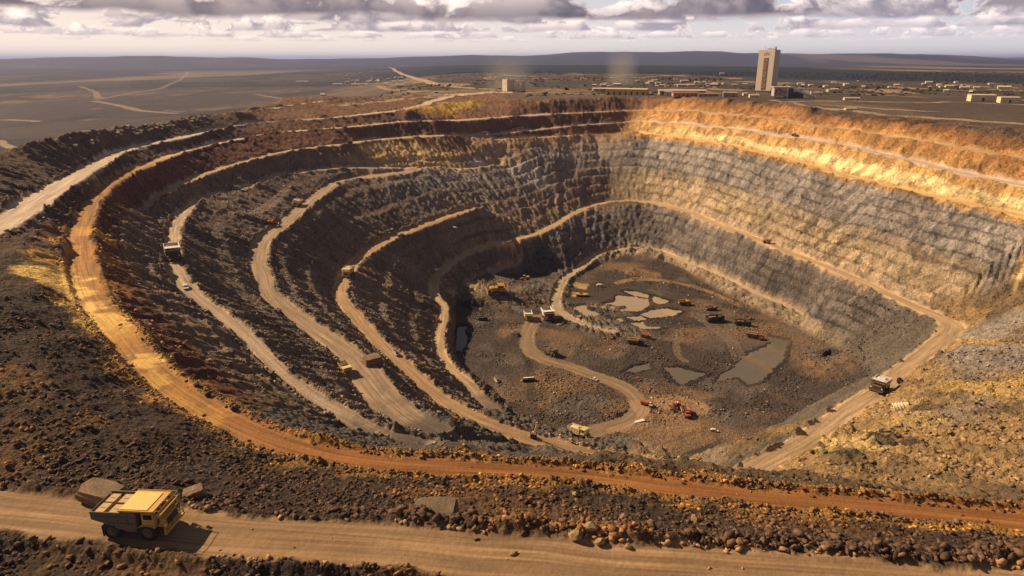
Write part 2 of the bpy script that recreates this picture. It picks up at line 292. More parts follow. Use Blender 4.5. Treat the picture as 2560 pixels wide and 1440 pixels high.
jx = fx + fbm(fx / 3.6, fy / 3.6, 3, 131) * 1.8; jy = fy + fbm(fx / 3.6, fy / 3.6, 3, 132) * 2.4
inp = np.zeros(fx.shape, bool); wet = np.zeros(fx.shape, bool)
for nm, pl, lb in PONDS:
    w = np.array([P(u, v, 190.0)[:2] for u, v in pl]); cw = w.mean(0); w = cw + (w - cw) * (1 + 1.6 / np.maximum(np.linalg.norm(w - cw, axis=1, keepdims=True), 3)); inp |= inpoly(jx, jy, w); wet |= inpoly(jx, jy, cw + (w - cw) * (1 + 5.0 / np.maximum(np.linalg.norm(w - cw, axis=1, keepdims=True), 3)))
zf = np.maximum(Z[fi], ZF + .22); zf[inp] = ZF - .5
Z[fi] = zf
# ------------------------------------------------------------------ colour of the ground itself
def ramp(L, st):
    xs = [s[0] for s in st]; return np.stack([np.interp(L, xs, [s[1][c] for s in st]) for c in range(3)], -1)
def mixc(a, b, t): return a + (b - a) * np.asarray(t)[..., None]
PL = (.14, .095, .07)
cR = [(-.5,PL),(-.12,(.14,.095,.07)),(0,(.20,.10,.05)),(.9,(.40,.20,.07)),(2,(.46,.26,.10)),(2.5,(.52,.33,.13)),(3,(.48,.28,.10)),(3.38,(.42,.25,.11)),(3.5,(.28,.24,.21)),(6,(.255,.22,.195)),(6.4,(.31,.24,.165)),(7.4,(.36,.27,.17)),(8.6,(.36,.265,.165)),(9.05,(.27,.205,.155)),(9.6,(.17,.14,.12)),(12.3,(.13,.11,.098)),(12.9,(.3,.23,.16)),(13.5,(.34,.25,.16)),(13.75,(.12,.095,.075)),(14,(.13,.10,.075))]
cB = [(-.5,PL),(-.12,(.14,.095,.07)),(0,(.20,.11,.06)),(1,(.17,.085,.05)),(2,(.18,.09,.05)),(2.9,(.26,.14,.07)),(3.3,(.38,.25,.14)),(4,(.36,.27,.19)),(4.6,(.32,.265,.22)),(5.6,(.25,.21,.18)),(7,(.27,.20,.145)),(9,(.27,.19,.12)),(9.6,(.21,.175,.15)),(12,(.16,.135,.12)),(13.6,(.13,.105,.085)),(14,(.13,.10,.075))]
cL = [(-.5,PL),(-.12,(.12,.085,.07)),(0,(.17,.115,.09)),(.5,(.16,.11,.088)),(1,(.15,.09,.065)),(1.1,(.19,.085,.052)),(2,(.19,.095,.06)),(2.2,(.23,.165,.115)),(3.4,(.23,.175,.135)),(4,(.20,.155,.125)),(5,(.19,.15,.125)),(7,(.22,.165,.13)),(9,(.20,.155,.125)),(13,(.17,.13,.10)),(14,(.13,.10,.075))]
Lc = LV + .22 * fbm(X / 60, Y / 60, 3, 141)
ws = wr + wb + wl + 1e-6
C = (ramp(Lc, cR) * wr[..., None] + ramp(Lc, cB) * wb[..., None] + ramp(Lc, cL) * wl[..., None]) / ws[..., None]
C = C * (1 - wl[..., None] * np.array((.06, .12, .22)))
rest = np.clip(1 - ws, 0, 1)
C = C * (1 - rest[..., None]) + np.array((.13, .105, .085)) * rest[..., None]
C = mixc(C, np.array((.14, .115, .09)), lowr * (1 - floor))
sc_c = mixc(np.array((.33, .215, .10)) * np.ones(C.shape), np.array((.26, .215, .18)), sstep(-.05, .35, fbm(X / 45 + 3, Y / 70, 3, 151) + (X - 150) / 260 - (Y - 190) / 300))
sc_c = mixc(sc_c, np.array((.105, .075, .048)), .85 * sstep(185, 150, RG + 26 * fbm(X / 14, Y / 14, 4, 152)))
sc_c = mixc(sc_c, np.array((.15, .105, .06)), .8 * sstep(.18, .42, fbm(X / 24 + 5, Y / 17, 4, 153)))
C = mixc(C, sc_c, scree)
nearc = mixc(np.array((.070, .047, .033)) * np.ones(C.shape), np.array((.155, .088, .042)), sstep(0, .5, fbm(X / 16, Y / 16, 3, 161)))
C = mixc(C, nearc, near)
fl = mixc(np.array((.075, .057, .045)) * np.ones(C.shape), np.array((.20, .125, .072)), sstep(-.1, .45, fbm(X / 33, Y / 33, 4, 171)))
fl = mixc(fl, np.array((.15, .12, .10)), .7 * sstep(.1, .5, fbm(X / 21 + 9, Y / 21, 4, 172)))
C = mixc(C, fl, floor)
C = mixc(C, C * np.array((.52, .5, .5)), tread * .85 * (1 - wl))
C = mixc(C, np.array((.27, .205, .15)), tread * wl * .55)
fw = np.zeros(X.shape); fw[fi] = wet; C = mixc(C, C * .5, fw)
# patches with their own colour (ochre and cream earth), surveyed like the roads: u, v, drop, radius, colour, strength
SPOTS = [(130,690,70.5,11,(.82,.55,.17),1),(165,715,72,8,(.78,.5,.15),1),(215,765,75,8,(.74,.47,.14),1),(260,805,77,8,(.74,.47,.14),1),(295,835,78,6,(.6,.35,.10),1),(368,905,80.5,6,(.70,.44,.13),1),(395,945,81,5,(.6,.36,.1),.8),
 (120,650,70,9,(.5,.28,.07),.8),(150,610,70,9,(.5,.27,.07),.8),(225,580,72,11,(.55,.30,.08),.9),(250,640,74,10,(.42,.21,.06),.8),(280,720,77,9,(.38,.19,.055),.7),(330,860,80,8,(.42,.22,.06),.7),(430,1000,82,7,(.5,.27,.07),.8),(520,1045,84,6,(.5,.27,.07),.8),(480,960,82,8,(.36,.18,.055),.7),(560,1000,84,9,(.3,.15,.05),.6),
 (1075,285,62,36,(.42,.24,.05),.9),(1150,270,58,30,(.42,.26,.05),.9),(1000,378,88,38,(.56,.36,.17),.9),(1080,372,89,34,(.56,.37,.17),.9),(930,385,84,24,(.44,.31,.19),.8),(1250,372,96,30,(.44,.3,.19),.8),(1330,395,103,26,(.42,.36,.31),.8),(1200,408,107,14,(.55,.5,.46),.9),
 (1450,715,189,9,(.52,.34,.14),.9),(1430,735,189,7,(.5,.33,.14),.9),(1190,745,189,9,(.5,.36,.18),.7),(1600,685,188,22,(.36,.22,.1),.6),(1660,1005,189,11,(.42,.27,.14),.9),(1700,1050,189,14,(.36,.22,.12),.7),(1640,1090,188,18,(.3,.19,.11),.7),(1760,790,189,12,(.3,.22,.15),.5),
 (2150,1130,112,14,(.62,.44,.17),.8),(2120,1075,117,10,(.6,.42,.18),.8),(2300,1050,116,16,(.46,.31,.12),.7),(2480,960,117,22,(.44,.29,.10),.8),(2195,1085,113,6,(.06,.045,.03),.9),(2230,1118,109,7,(.07,.05,.032),.9),(2110,1150,108,6,(.08,.06,.04),.8),(2330,1000,117,7,(.10,.07,.04),.7)]
for u, v, d, r, c, s in SPOTS:
    p = P(u, v, d); i = np.where((np.abs(X - p[0]) < 2.2 * r) & (np.abs(Y - p[1]) < 2.2 * r) & (RG < 1150)); 
    dd = np.hypot(X[i] - p[0], Y[i] - p[1]) / r + .55 * fbm(X[i] / (r * .5), Y[i] / (r * .5), 4, 181)
    C[i] = mixc(C[i], np.array(c), s * sstep(1.05, .55, dd))
# cream band of clay low on the third bench of the sunlit wall
band = wr * sstep(2.42, 2.55, Lc) * sstep(2.98, 2.86, LV) * sstep(900, 700, Y) * sstep(.15, .4, vnoise(X / 19, Y / 19, 183) + .25)
C = mixc(C, np.array((.85, .68, .36)), band * .75)
# ochre shoulder of the near bench road, both sides
ir2 = RI == rnames.index('R2')
sh = ir2 * sstep(5.5, .5, RD + 2.2 * fbm(X / 4, Y / 4, 3, 185)) * (1 - onroad) * sstep(300, 260, Y)
C = mixc(C, np.array((.46, .24, .065)), .8 * sh * near); SHM = sh * near
h1 = sstep(13, 3, RD) * ir2 * near * sstep(.05, .4, fbm(X / 7, Y / 3.5, 3, 187))
C = mixc(C, np.array((.42, .22, .05)), .7 * h1)
# plain beyond
k = X / np.maximum(Y, 1.)
pw = sstep(-.05, -.35, LV) * (RG > 300)
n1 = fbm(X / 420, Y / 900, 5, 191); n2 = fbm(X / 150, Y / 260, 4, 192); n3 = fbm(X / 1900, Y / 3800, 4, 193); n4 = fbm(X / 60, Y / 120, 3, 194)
pc = np.ones(C.shape) * np.array((.10, .072, .055))
pc = mixc(pc, np.array((.25, .17, .085)), sstep(-.12, .3, n1))
pc = mixc(pc, np.array((.06, .052, .034)), sstep(.0, .35, n2) * .8)
pc = mixc(pc, np.array((.40, .27, .17)), sstep(.34, .5, n4 + .3 * n2) * .8)
lv = sstep(-.10, -.30, k)
pc = mixc(pc, mixc(np.ones(C.shape) * np.array((.072, .06, .064)), np.array((.115, .088, .08)), sstep(-.3, .3, n1)), lv * sstep(4200, 2500, RG) * .92)
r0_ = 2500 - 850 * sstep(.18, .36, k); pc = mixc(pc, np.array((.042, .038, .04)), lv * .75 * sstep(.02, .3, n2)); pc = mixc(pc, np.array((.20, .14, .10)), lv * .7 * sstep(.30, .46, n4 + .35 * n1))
cloud_shade = sstep(0, 420, RG - r0_ + 500 * n1) * (1 - lv * .3)
pc = mixc(pc, np.array((.018, .024, .032)), cloud_shade * sstep(.7, .35, n3))  # dark bands of cloud shadow, painted into the colour of the far plain
pc = mixc(pc, np.array((.33, .24, .15)), cloud_shade * sstep(.22, .34, fbm(X / 1100, Y / 5200, 4, 195)) * .75)
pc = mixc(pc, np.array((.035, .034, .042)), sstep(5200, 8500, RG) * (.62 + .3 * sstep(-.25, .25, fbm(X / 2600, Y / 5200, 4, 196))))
near_rim = sstep(1250, 950, RG) * (k > -.05)
pc = mixc(pc, np.array((.11, .08, .062)), near_rim * .8)
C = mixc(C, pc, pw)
# roads
for ri, nm in enumerate(rnames):
    c = ROADS[nm]['col']
    if c is None: continue
    m = onroad * (RI == ri)
    if nm in ('R4L', 'R5L', 'R5', 'R3L', 'R7'):
        te_ = ROADS[nm]['s'][-1]; fe_ = RS if nm == 'R5' else te_ - RS; m = m * sstep(0, 45, fe_ + 14 * redge)
    ii = np.where(m > .002)
    cc = np.array(c) * np.ones((len(ii[0]), 3))
    if nm == 'R2': cc = mixc(cc, np.array((.25, .108, .036)), sstep(240, 170, Y[ii]) * sstep(-110, -30, X[ii])); cc = mixc(cc, np.array((.52, .38, .26)), sstep(430, 560, Y[ii]))
    if nm == 'R3L': cc = mixc(cc, np.array((.46, .33, .22)), sstep(560, 640, Y[ii]))
    st = .74 + .46 * vnoise(RO[ii] / .7 + 40, RS[ii] / 26, 201) + .10 * fbm(X[ii] / 3, Y[ii] / 3, 3, 202)
    wheel = np.exp(-((np.abs(RO[ii]) - RW[ii] * .23) / (RW[ii] * .10)) ** 2); st = st * (1 - .16 * wheel) + .05
    C[ii] = mixc(C[ii], cc * st[:, None], m[ii])
for u, v, d, r, c, s in SPOTS[:18]:
    p = P(u, v, d); i = np.where((np.abs(X - p[0]) < 2.2 * r) & (np.abs(Y - p[1]) < 2.2 * r) & (RG < 500))
    dd = np.hypot(X[i] - p[0], Y[i] - p[1]) / r + .8 * fbm(X[i] / (r * .35), Y[i] / (r * .35), 5, 183); C[i] = mixc(C[i], np.array(c), s * .9 * sstep(1.05, .55, dd))
# plateau and plain tracks
def track(pts, w, col, strength=.9):
    q = np.array([hit0(u, v) for u, v in pts])
    s = np.r_[0, np.cumsum(np.hypot(*np.diff(q, axis=0).T))]; n = max(8, int(s[-1] / 18)); t = np.linspace(0, s[-1], n); m = np.gradient(q, s, axis=0)
    xx = np.c_[np.interp(t, s, q[:, 0]), np.interp(t, s, q[:, 1])]
    for a, b in zip(xx[:-1], xx[1:]):
        R = w * 2 + 20; cx, cy = (a + b) / 2; rad = R + np.hypot(*(b - a)) / 2; rc, tc = math.hypot(cx, cy), math.atan2(cx, cy); dt = math.asin(min(.99, rad / rc))
        j0, j1 = np.searchsorted(TH, tc-dt), np.searchsorted(TH, tc+dt); i0, i1 = np.searchsorted(RR, rc-rad), np.searchsorted(RR, rc+rad)
        if j1 <= j0 or i1 <= i0: continue
        x = X[i0:i1, j0:j1]; y = Y[i0:i1, j0:j1]; ab = b - a; t = np.clip(((x-a[0])*ab[0] + (y-a[1])*ab[1]) / (ab @ ab + 1e-9), 0, 1)
        d = np.hypot(x-a[0]-t*ab[0], y-a[1]-t*ab[1]); m = sstep(w, w * .5, d + w * .25 * fbm(x / w / 3, y / w / 3, 2, 205)) * strength
        TRK[i0:i1, j0:j1] = np.maximum(TRK[i0:i1, j0:j1], m); TRC[i0:i1, j0:j1][m > .3] = col
TRK = np.zeros(X.shape); TRC = np.zeros(C.shape); 
def zat(x, y, g=None):
    g = Z if g is None else g
    th = math.atan2(x, y); r = math.hypot(x, y)
    j = min(max(np.searchsorted(TH, th) - 1, 0), NT - 2); i = min(max(np.searchsorted(RR, r) - 1, 0), NR - 2)
    a = (th - TH[j]) / (TH[j+1] - TH[j]); b = (r - RR[i]) / (RR[i+1] - RR[i])
    return float((g[i,j]*(1-a)+g[i,j+1]*a)*(1-b) + (g[i+1,j]*(1-a)+g[i+1,j+1]*a)*b)
def hit(u, v):
    r = ray(u, v); t = 60.0; pt = t
    while t < 40000:
        x, y, z = r[0]*t, r[1]*t, CAMZ + r[2]*t
        if z <= zat(x, y):
            lo, hi = pt, t
            for _ in range(14):
                m = (lo + hi) / 2
                if CAMZ + r[2]*m <= zat(r[0]*m, r[1]*m): hi = m
                else: lo = m
            return np.array([r[0]*hi, r[1]*hi, zat(r[0]*hi, r[1]*hi)])
        pt = t; t *= 1.006
    return np.array([r[0]*pt, r[1]*pt, zat(r[0]*pt, r[1]*pt)])
def hit0(u, v): return hit(u, v)[:2]
DUST = (.46, .34, .23)
for pts, w, s in [([(975,168),(990,178),(1030,193),(1080,208),(1130,216),(1190,221),(1250,224)], 15, .95), ([(985,166),(1000,165),(1020,162)], 22, .5), ([(832,262),(924,256),(1034,245),(1143,236),(1230,230)], 8, .9),
    ([(238,250),(330,232),(400,222),(450,200),(470,180)], 14, .35), ([(238,253),(300,264),(350,277),(440,284)], 14, .55), ([(245,246),(240,230),(200,216)], 14, .4), ([(0,300),(40,300),(90,303)], 12, .6), ([(640,236),(700,246)], 10, .5),
    ([(1960,255),(2060,252),(2200,255),(2400,255),(2560,262)], 7, .8), ([(1930,250),(2010,265),(2100,272),(2260,290),(2400,298),(2560,310)], 6, .7), ([(2060,262),(2200,272),(2350,279)], 5, .6), ([(1300,229),(1420,233),(1500,236)], 8, .6), ([(940,214),(970,224),(1040,230),(1100,228)], 10, .5), ([(0,352),(12,362),(28,370)], 7, .8), ([(850,185),(930,178),(985,176)], 12, .5)]:
    track(pts, w, DUST, s)
for pts, w, c, s in [([(1540,708),(1600,695),(1660,700),(1720,712),(1790,735),(1850,765)],4.5,(.36,.22,.11),.8), ([(1700,830),(1690,860),(1695,890),(1712,902)],4,(.26,.19,.13),.55), ([(1592,1010),(1622,1040),(1600,1062),(1540,1078)],7,(.33,.21,.12),.8), ([(1640,1000),(1690,1000),(1740,1022)],9,(.38,.24,.13),.75), ([(1480,822),(1560,838),(1640,845),(1710,850)],4.5,(.20,.14,.09),.6), ([(1760,1095),(1650,1128),(1550,1130)],10,(.27,.175,.10),.65), ([(1210,722),(1260,746),(1300,776)],4,(.26,.21,.17),.5), ([(1322,905),(1330,1000)],3,(.045,.036,.028),.6), ([(1180,850),(1190,930),(1230,990)],6,(.09,.07,.05),.6), ([(1760,800),(1830,850),(1850,900)],7,(.21,.16,.12),.5), ([(1500,1000),(1440,1010),(1380,1030)],8,(.15,.125,.11),.6)]:
    track(pts, w, c, s)
ii = TRK > 0; C[ii] = C[ii] + (TRC[ii] - C[ii]) * TRK[ii][:, None]
C = C * (1 + .30 * fbm(X / 48, Y / 48, 4, 216) * slope * (1 - onroad) * (RG < 1150))[..., None]
wd_, wi_ = worley(X / 6.5 + .4 * fbm(X / 5, Y / 5, 2, 213), Y / 6.5, 214)
C = C * (1 + (.75 * (wi_ - .45) - .35 * (wd_ > .62)) * slope * (1 - onroad) * (RG < 1150) * (.35 + .65 * wr))[..., None]
C = np.clip(C * (1 + .20 * fbm(X / 9, Y / 9, 3, 211) * (1 - onroad * .6))[..., None], .012, .9)
# ------------------------------------------------------------------ meshes
def node_mat(name, build):
    m = bpy.data.materials.new(name); m.use_nodes = True; nt = m.node_tree
    b = nt.nodes['Principled BSDF']; build(nt, b); return m
def nd(nt, t, **kw):
    n = nt.nodes.new(t)
    for k_, v_ in kw.items():
        if k_.startswith('i_'): n.inputs[k_[2:].replace('_', ' ')].default_value = v_
        else: setattr(n, k_, v_)
    return n
def lk(nt, a, b): nt.links.new(a, b)
def earth(nt, b):
    co = nd(nt, 'ShaderNodeAttribute', attribute_name='Col'); geo = nd(nt, 'ShaderNodeNewGeometry'); rc = nd(nt, 'ShaderNodeAttribute', attribute_name='rc')
    n1 = nd(nt, 'ShaderNodeTexNoise', i_Scale=.55, i_Detail=6.0, i_Roughness=.65); lk(nt, geo.outputs['Position'], n1.inputs['Vector'])
    n2 = nd(nt, 'ShaderNodeTexNoise', i_Scale=2.6, i_Detail=5.0, i_Roughness=.7); lk(nt, geo.outputs['Position'], n2.inputs['Vector'])
    v1 = nd(nt, 'ShaderNodeTexVoronoi', i_Scale=1.1); lk(nt, geo.outputs['Position'], v1.inputs['Vector'])
    r1 = nd(nt, 'ShaderNodeMapRange', i_From_Min=.3, i_From_Max=.7, i_To_Min=.55, i_To_Max=1.5); lk(nt, n1.outputs['Fac'], r1.inputs['Value'])
    r2 = nd(nt, 'ShaderNodeMapRange', i_From_Min=.3, i_From_Max=.72, i_To_Min=.62, i_To_Max=1.42); lk(nt, n2.outputs['Fac'], r2.inputs['Value'])
    mm = nd(nt, 'ShaderNodeMath', operation='MULTIPLY'); lk(nt, r1.outputs[0], mm.inputs[0]); lk(nt, r2.outputs[0], mm.inputs[1])
    # streaks along the wheel tracks
    mp = nd(nt, 'ShaderNodeMapping'); mp.inputs['Scale'].default_value = (1.6, .05, 1); lk(nt, rc.outputs['Vector'], mp.inputs['Vector'])
    n3 = nd(nt, 'ShaderNodeTexNoise', i_Scale=1.0, i_Detail=4.0); lk(nt, mp.outputs[0], n3.inputs['Vector'])
    r3 = nd(nt, 'ShaderNodeMapRange', i_From_Min=.3, i_From_Max=.7, i_To_Min=.72, i_To_Max=1.3); lk(nt, n3.outputs['Fac'], r3.inputs['Value'])
    sx = nd(nt, 'ShaderNodeSeparateXYZ'); lk(nt, rc.outputs['Vector'], sx.inputs[0])
    mx = nd(nt, 'ShaderNodeMix'); lk(nt, sx.outputs['Z'], mx.inputs['Factor']); lk(nt, mm.outputs[0], mx.inputs['A']); lk(nt, r3.outputs[0], mx.inputs['B'])
    vm = nd(nt, 'ShaderNodeVectorMath', operation='SCALE'); lk(nt, co.outputs['Color'], vm.inputs[0]); lk(nt, mx.outputs['Result'], vm.inputs['Scale'])
    lk(nt, vm.outputs[0], b.inputs['Base Color'])
    b.inputs['Roughness'].default_value = .93; b.inputs['Specular IOR Level'].default_value = .18
    ad = nd(nt, 'ShaderNodeMath', operation='MULTIPLY_ADD'); lk(nt, n1.outputs['Fac'], ad.inputs[0]); ad.inputs[1].default_value = 1.1; 
    ml = nd(nt, 'ShaderNodeMath', operation='MULTIPLY'); lk(nt, n2.outputs['Fac'], ml.inputs[0]); ml.inputs[1].default_value = .42; lk(nt, ml.outputs[0], ad.inputs[2])
    iv = nd(nt, 'ShaderNodeMath', operation='MULTIPLY_ADD'); lk(nt, v1.outputs['Distance'], iv.inputs[0]); iv.inputs[1].default_value = -.35; lk(nt, ad.outputs[0], iv.inputs[2])
    st = nd(nt, 'ShaderNodeMath', operation='MULTIPLY_ADD'); lk(nt, sx.outputs['Z'], st.inputs[0]); st.inputs[1].default_value = -.78; st.inputs[2].default_value = 1.0
    bp = nd(nt, 'ShaderNodeBump', i_Distance=1.5); lk(nt, iv.outputs[0], bp.inputs['Height']); lk(nt, st.outputs[0], bp.inputs['Strength']); lk(nt, bp.outputs[0], b.inputs['Normal'])
M_EARTH = node_mat('earth', earth)
def grid_mesh(name, fmask):
    fi_, fj_ = np.where(fmask); a = fi_ * NT + fj_; quads = np.stack([a, a + 1, a + NT + 1, a + NT], 1)[:, ::-1]
    used, inv = np.unique(quads, return_inverse=True); inv = inv.reshape(-1, 4)
    co = np.stack([X.ravel()[used], Y.ravel()[used], Z.ravel()[used]], 1).astype(np.float32)
    me = bpy.data.meshes.new(name); nv, nf = len(used), len(inv)
    me.vertices.add(nv); me.vertices.foreach_set('co', co.ravel()); me.loops.add(nf * 4); me.loops.foreach_set('vertex_index', inv.ravel().astype(np.int32))
    me.polygons.add(nf); me.polygons.foreach_set('loop_start', np.arange(0, nf * 4, 4, dtype=np.int32)); me.polygons.foreach_set('loop_total', np.full(nf, 4, np.int32)); me.polygons.foreach_set('use_smooth', np.ones(nf, bool))
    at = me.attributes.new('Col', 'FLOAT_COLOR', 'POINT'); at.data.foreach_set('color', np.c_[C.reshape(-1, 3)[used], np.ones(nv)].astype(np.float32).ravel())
    at = me.attributes.new('rc', 'FLOAT_VECTOR', 'POINT'); at.data.foreach_set('vector', np.stack([RO.ravel()[used], RS.ravel()[used], onroad.ravel()[used]], 1).astype(np.float32).ravel())
    me.update(); me.materials.append(M_EARTH); o = bpy.data.objects.new(name, me); COL.objects.link(o); return o
def struct(o, label=None):
    o['kind'] = 'structure'
    if label: o['label'] = label
    return o
avg = lambda A: (A[:-1, :-1] + A[1:, :-1] + A[:-1, 1:] + A[1:, 1:]) / 4
frd = avg(RD); fri = RI[:-1, :-1]; fl_ = avg(LV); frg = avg(RG)
done = np.zeros(frd.shape, bool)
RLAB = {'R1':'pale outer haul road curving along the western rim','R2':'ochre bench road sweeping from the rim round to the front of the pit','R3':'greyish haul road crossing the orange eastern wall','R3L':'tan bench road below the red brown western bank','R4':'narrow yellow bench road above the grey eastern wall','R4L':'pale haul road bending left past the white truck','R5L':'wide tan ramp winding down the western slope','R6L':'brown ramp dropping to the pit floor','R5':'long brown ramp looping the lower pit with a hairpin on the right','R7':'dusty road circling the pit floor at the wall foot','RF':'brown track through the rubble of the pit floor','RG':'short spur ramp above the floor','FG':'wide brown gravel haul road in the foreground','S1':'light track on the western plateau'}
for ri, nm in enumerate(rnames):
    m = (frd < 0) & (fri == ri) & ~done
    if nm == 'R7' or nm == 'RF': pass
    if m.sum() < 10: continue
    done |= m; struct(grid_mesh('haul_road', m), RLAB.get(nm))
far = (frg > 1080) | (fl_ < -.25)
struct(grid_mesh('ground', far & ~done), 'broad scrub plain beyond the pit running out to low blue hills')
struct(grid_mesh('terrain', ~far & ~done), 'benched walls, slopes and floor of the open pit')
# ------------------------------------------------------------------ loose rock
def zsamp(x, y):
    th = np.arctan2(x, y); r = np.hypot(x, y)
    j = np.clip(np.searchsorted(TH, th) - 1, 0, NT - 2); i = np.clip(np.searchsorted(RR, r) - 1, 0, NR - 2)
    a = (th - TH[j]) / (TH[j+1] - TH[j]); b = (r - RR[i]) / (RR[i+1] - RR[i])
    f = lambda g: (g[i, j]*(1-a)+g[i, j+1]*a)*(1-b) + (g[i+1, j]*(1-a)+g[i+1, j+1]*a)*b
    return f, i, j
def rockmat(nt, b):
    co = nd(nt, 'ShaderNodeAttribute', attribute_name='Col'); geo = nd(nt, 'ShaderNodeNewGeometry')
    n = nd(nt, 'ShaderNodeTexNoise', i_Scale=3.0, i_Detail=5.0, i_Roughness=.7); lk(nt, geo.outputs['Position'], n.inputs['Vector'])
    r = nd(nt, 'ShaderNodeMapRange', i_From_Min=.3, i_From_Max=.7, i_To_Min=.6, i_To_Max=1.4); lk(nt, n.outputs['Fac'], r.inputs['Value'])
    v = nd(nt, 'ShaderNodeVectorMath', operation='SCALE'); lk(nt, co.outputs['Color'], v.inputs[0]); lk(nt, r.outputs[0], v.inputs['Scale']); lk(nt, v.outputs[0], b.inputs['Base Color'])
    b.inputs['Roughness'].default_value = .9; b.inputs['Specular IOR Level'].default_value = .2
    bp = nd(nt, 'ShaderNodeBump', i_Distance=.25, i_Strength=.8); lk(nt, n.outputs['Fac'], bp.inputs['Height']); lk(nt, bp.outputs[0], b.inputs['Normal'])
M_ROCK = node_mat('loose_rock', rockmat)
def ico(sub):
    bm = bmesh.new(); bmesh.ops.create_icosphere(bm, subdivisions=sub, radius=1); v = np.array([q.co[:] for q in bm.verts]); f = np.array([[q.index for q in p.verts] for p in bm.faces]); bm.free(); return v, f
I1 = ico(1); I3 = ico(3)
def cube():
    bm = bmesh.new(); bmesh.ops.create_cube(bm, size=2); bmesh.ops.subdivide_edges(bm, edges=bm.edges, cuts=9, use_grid_fill=True); bmesh.ops.triangulate(bm, faces=bm.faces); v = np.array([q.co[:] for q in bm.verts]); f = np.array([[q.index for q in p.verts] for p in bm.faces]); bm.free(); return v, f
CUBE = cube()
VAR = []
for q in range(10):
    v = I1[0] * (1 + rng.uniform(-.48, .35, (len(I1[0]), 1))); v = v * np.array([rng.uniform(.9, 1.5), rng.uniform(.5, 1.0), rng.uniform(.35, .95)]); VAR.append(v)
def rubble(name, pts, size, col, label, squash=.75, sink=.25):
    n = len(pts); V = np.zeros((n, len(I1[0]), 3), np.float32)
    which = rng.integers(0, len(VAR), n)
    for q in range(len(VAR)):
        m = which == q; V[m] = VAR[q][None]
    V *= size[:, None, None] * .5; V[:, :, 2] *= squash
    a = rng.uniform(0, 6.28, n); t = rng.uniform(-.6, .6, n)
    ca, sa, ct, st = np.cos(a)[:, None], np.sin(a)[:, None], np.cos(t)[:, None], np.sin(t)[:, None]
    x, y, z = V[..., 0], V[..., 1], V[..., 2]; y, z = y*ct - z*st, y*st + z*ct; x, y = x*ca - y*sa, x*sa + y*ca
    V = np.stack([x, y, z], -1) + pts[:, None, :]; V[..., 2] += (size * (.5 * squash - sink))[:, None]
    Fc = (I1[1][None] + (np.arange(n) * len(I1[0]))[:, None, None]).reshape(-1, 3)
    me = bpy.data.meshes.new(name); nv, nf = n * len(I1[0]), len(Fc)
    me.vertices.add(nv); me.vertices.foreach_set('co', V.astype(np.float32).ravel()); me.loops.add(nf * 3); me.loops.foreach_set('vertex_index', Fc.astype(np.int32).ravel())
    me.polygons.add(nf); me.polygons.foreach_set('loop_start', np.arange(0, nf * 3, 3, dtype=np.int32)); me.polygons.foreach_set('loop_total', np.full(nf, 3, np.int32))
    at = me.attributes.new('Col', 'FLOAT_COLOR', 'POINT'); cc = np.repeat(np.c_[col, np.ones(n)], len(I1[0]), 0); at.data.foreach_set('color', cc.astype(np.float32).ravel())
    me.update(); me.materials.append(M_ROCK); o = bpy.data.objects.new(name, me); COL.objects.link(o); o['kind'] = 'stuff'; o['label'] = label; return o
def scatter(n, x0, x1, y0, y1, acc):
    x = rng.uniform(x0, x1, n); y = rng.uniform(y0, y1, n); th = np.abs(np.arctan2(x, y)); ok = th < .84; x, y = x[ok], y[ok]
    f, i, j = zsamp(x, y); p = acc(x, y, f); k = rng.uniform(0, 1, len(x)) < p
    x, y = x[k], y[k]; f, i, j = zsamp(x, y); return np.c_[x, y, f(Z)], C[i, j], f
def varcol(c, lo=.6, hi=1.7): return np.clip(c * rng.uniform(lo, hi, (len(c), 1)), .015, .8)
def lsize(n, a, b, p=2.6): return a + (b - a) * rng.uniform(0, 1, n) ** p
# foreground rubble
p, c, f = scatter(165000, -150, 140, 68, 215, lambda x, y, f: f(near) * (1 - .8 * np.clip(f(SHM) * 1.5, 0, 1)) * np.where(f(RD) > .15, 1, .012) * np.clip(2.0 * vnoise(x / 7, y / 7, 301) * (.4 + vnoise(x / 2.6, y / 2.6, 307)) - .3, 0, 1) * np.where(np.hypot(x, y) < 150, 1, .5))
rubble('rubble', p, lsize(len(p), .16, 1.25, 4.2), varcol(c * np.array([1.15, 1, .85]), .5, 2.3), 'brown rubble covering the ground beside the foreground road')
# heap of coarse rock along the far edge of the foreground road
p, c, f = scatter(60000, -60, 130, 75, 135, lambda x, y, f: np.clip(f(bigb) * 1.6, 0, 1) * (f(RD) > .1))
rubble('rubble', p, lsize(len(p), .25, 1.7, 3.0), varcol(c * np.array([1.15, 1.0, .85]), .6, 2.2), 'coarse broken rock heaped along the far edge of the foreground road')
# windrow along the inner edge of the ochre bench road and the scree slope behind it
p, c, f = scatter(130000, -140, 170, 110, 215, lambda x, y, f: (f(RI.astype(np.float32)) == 1) * np.exp(-((f(RD) - 1.7) / 1.5) ** 2) * .9 * (f(RO) * 0 + 1))
rubble('rubble', p, lsize(len(p), .25, 1.1), varcol(c * np.array([.45, .45, .5]) + .03, .5, 1.7), 'windrow of dark rubble along the ochre bench road')
p, c, f = scatter(60000, 40, 330, 120, 420, lambda x, y, f: f(scree) * (f(RD) > 1) * np.clip(vnoise(x / 18, y / 18, 302) * 1.3 - .2, 0, 1))
rubble('rubble', p, lsize(len(p), .35, 1.9, 3.5), varcol(c, .6, 1.5), 'loose stones on the yellow scree slope')
p, c, f = scatter(26000, -250, 2300, 960, 3000, lambda x, y, f: (f(LV) < -.3) * np.clip(3 * vnoise(x / 160, y / 260, 311) * vnoise(x / 45, y / 70, 312) - .45, 0, 1))
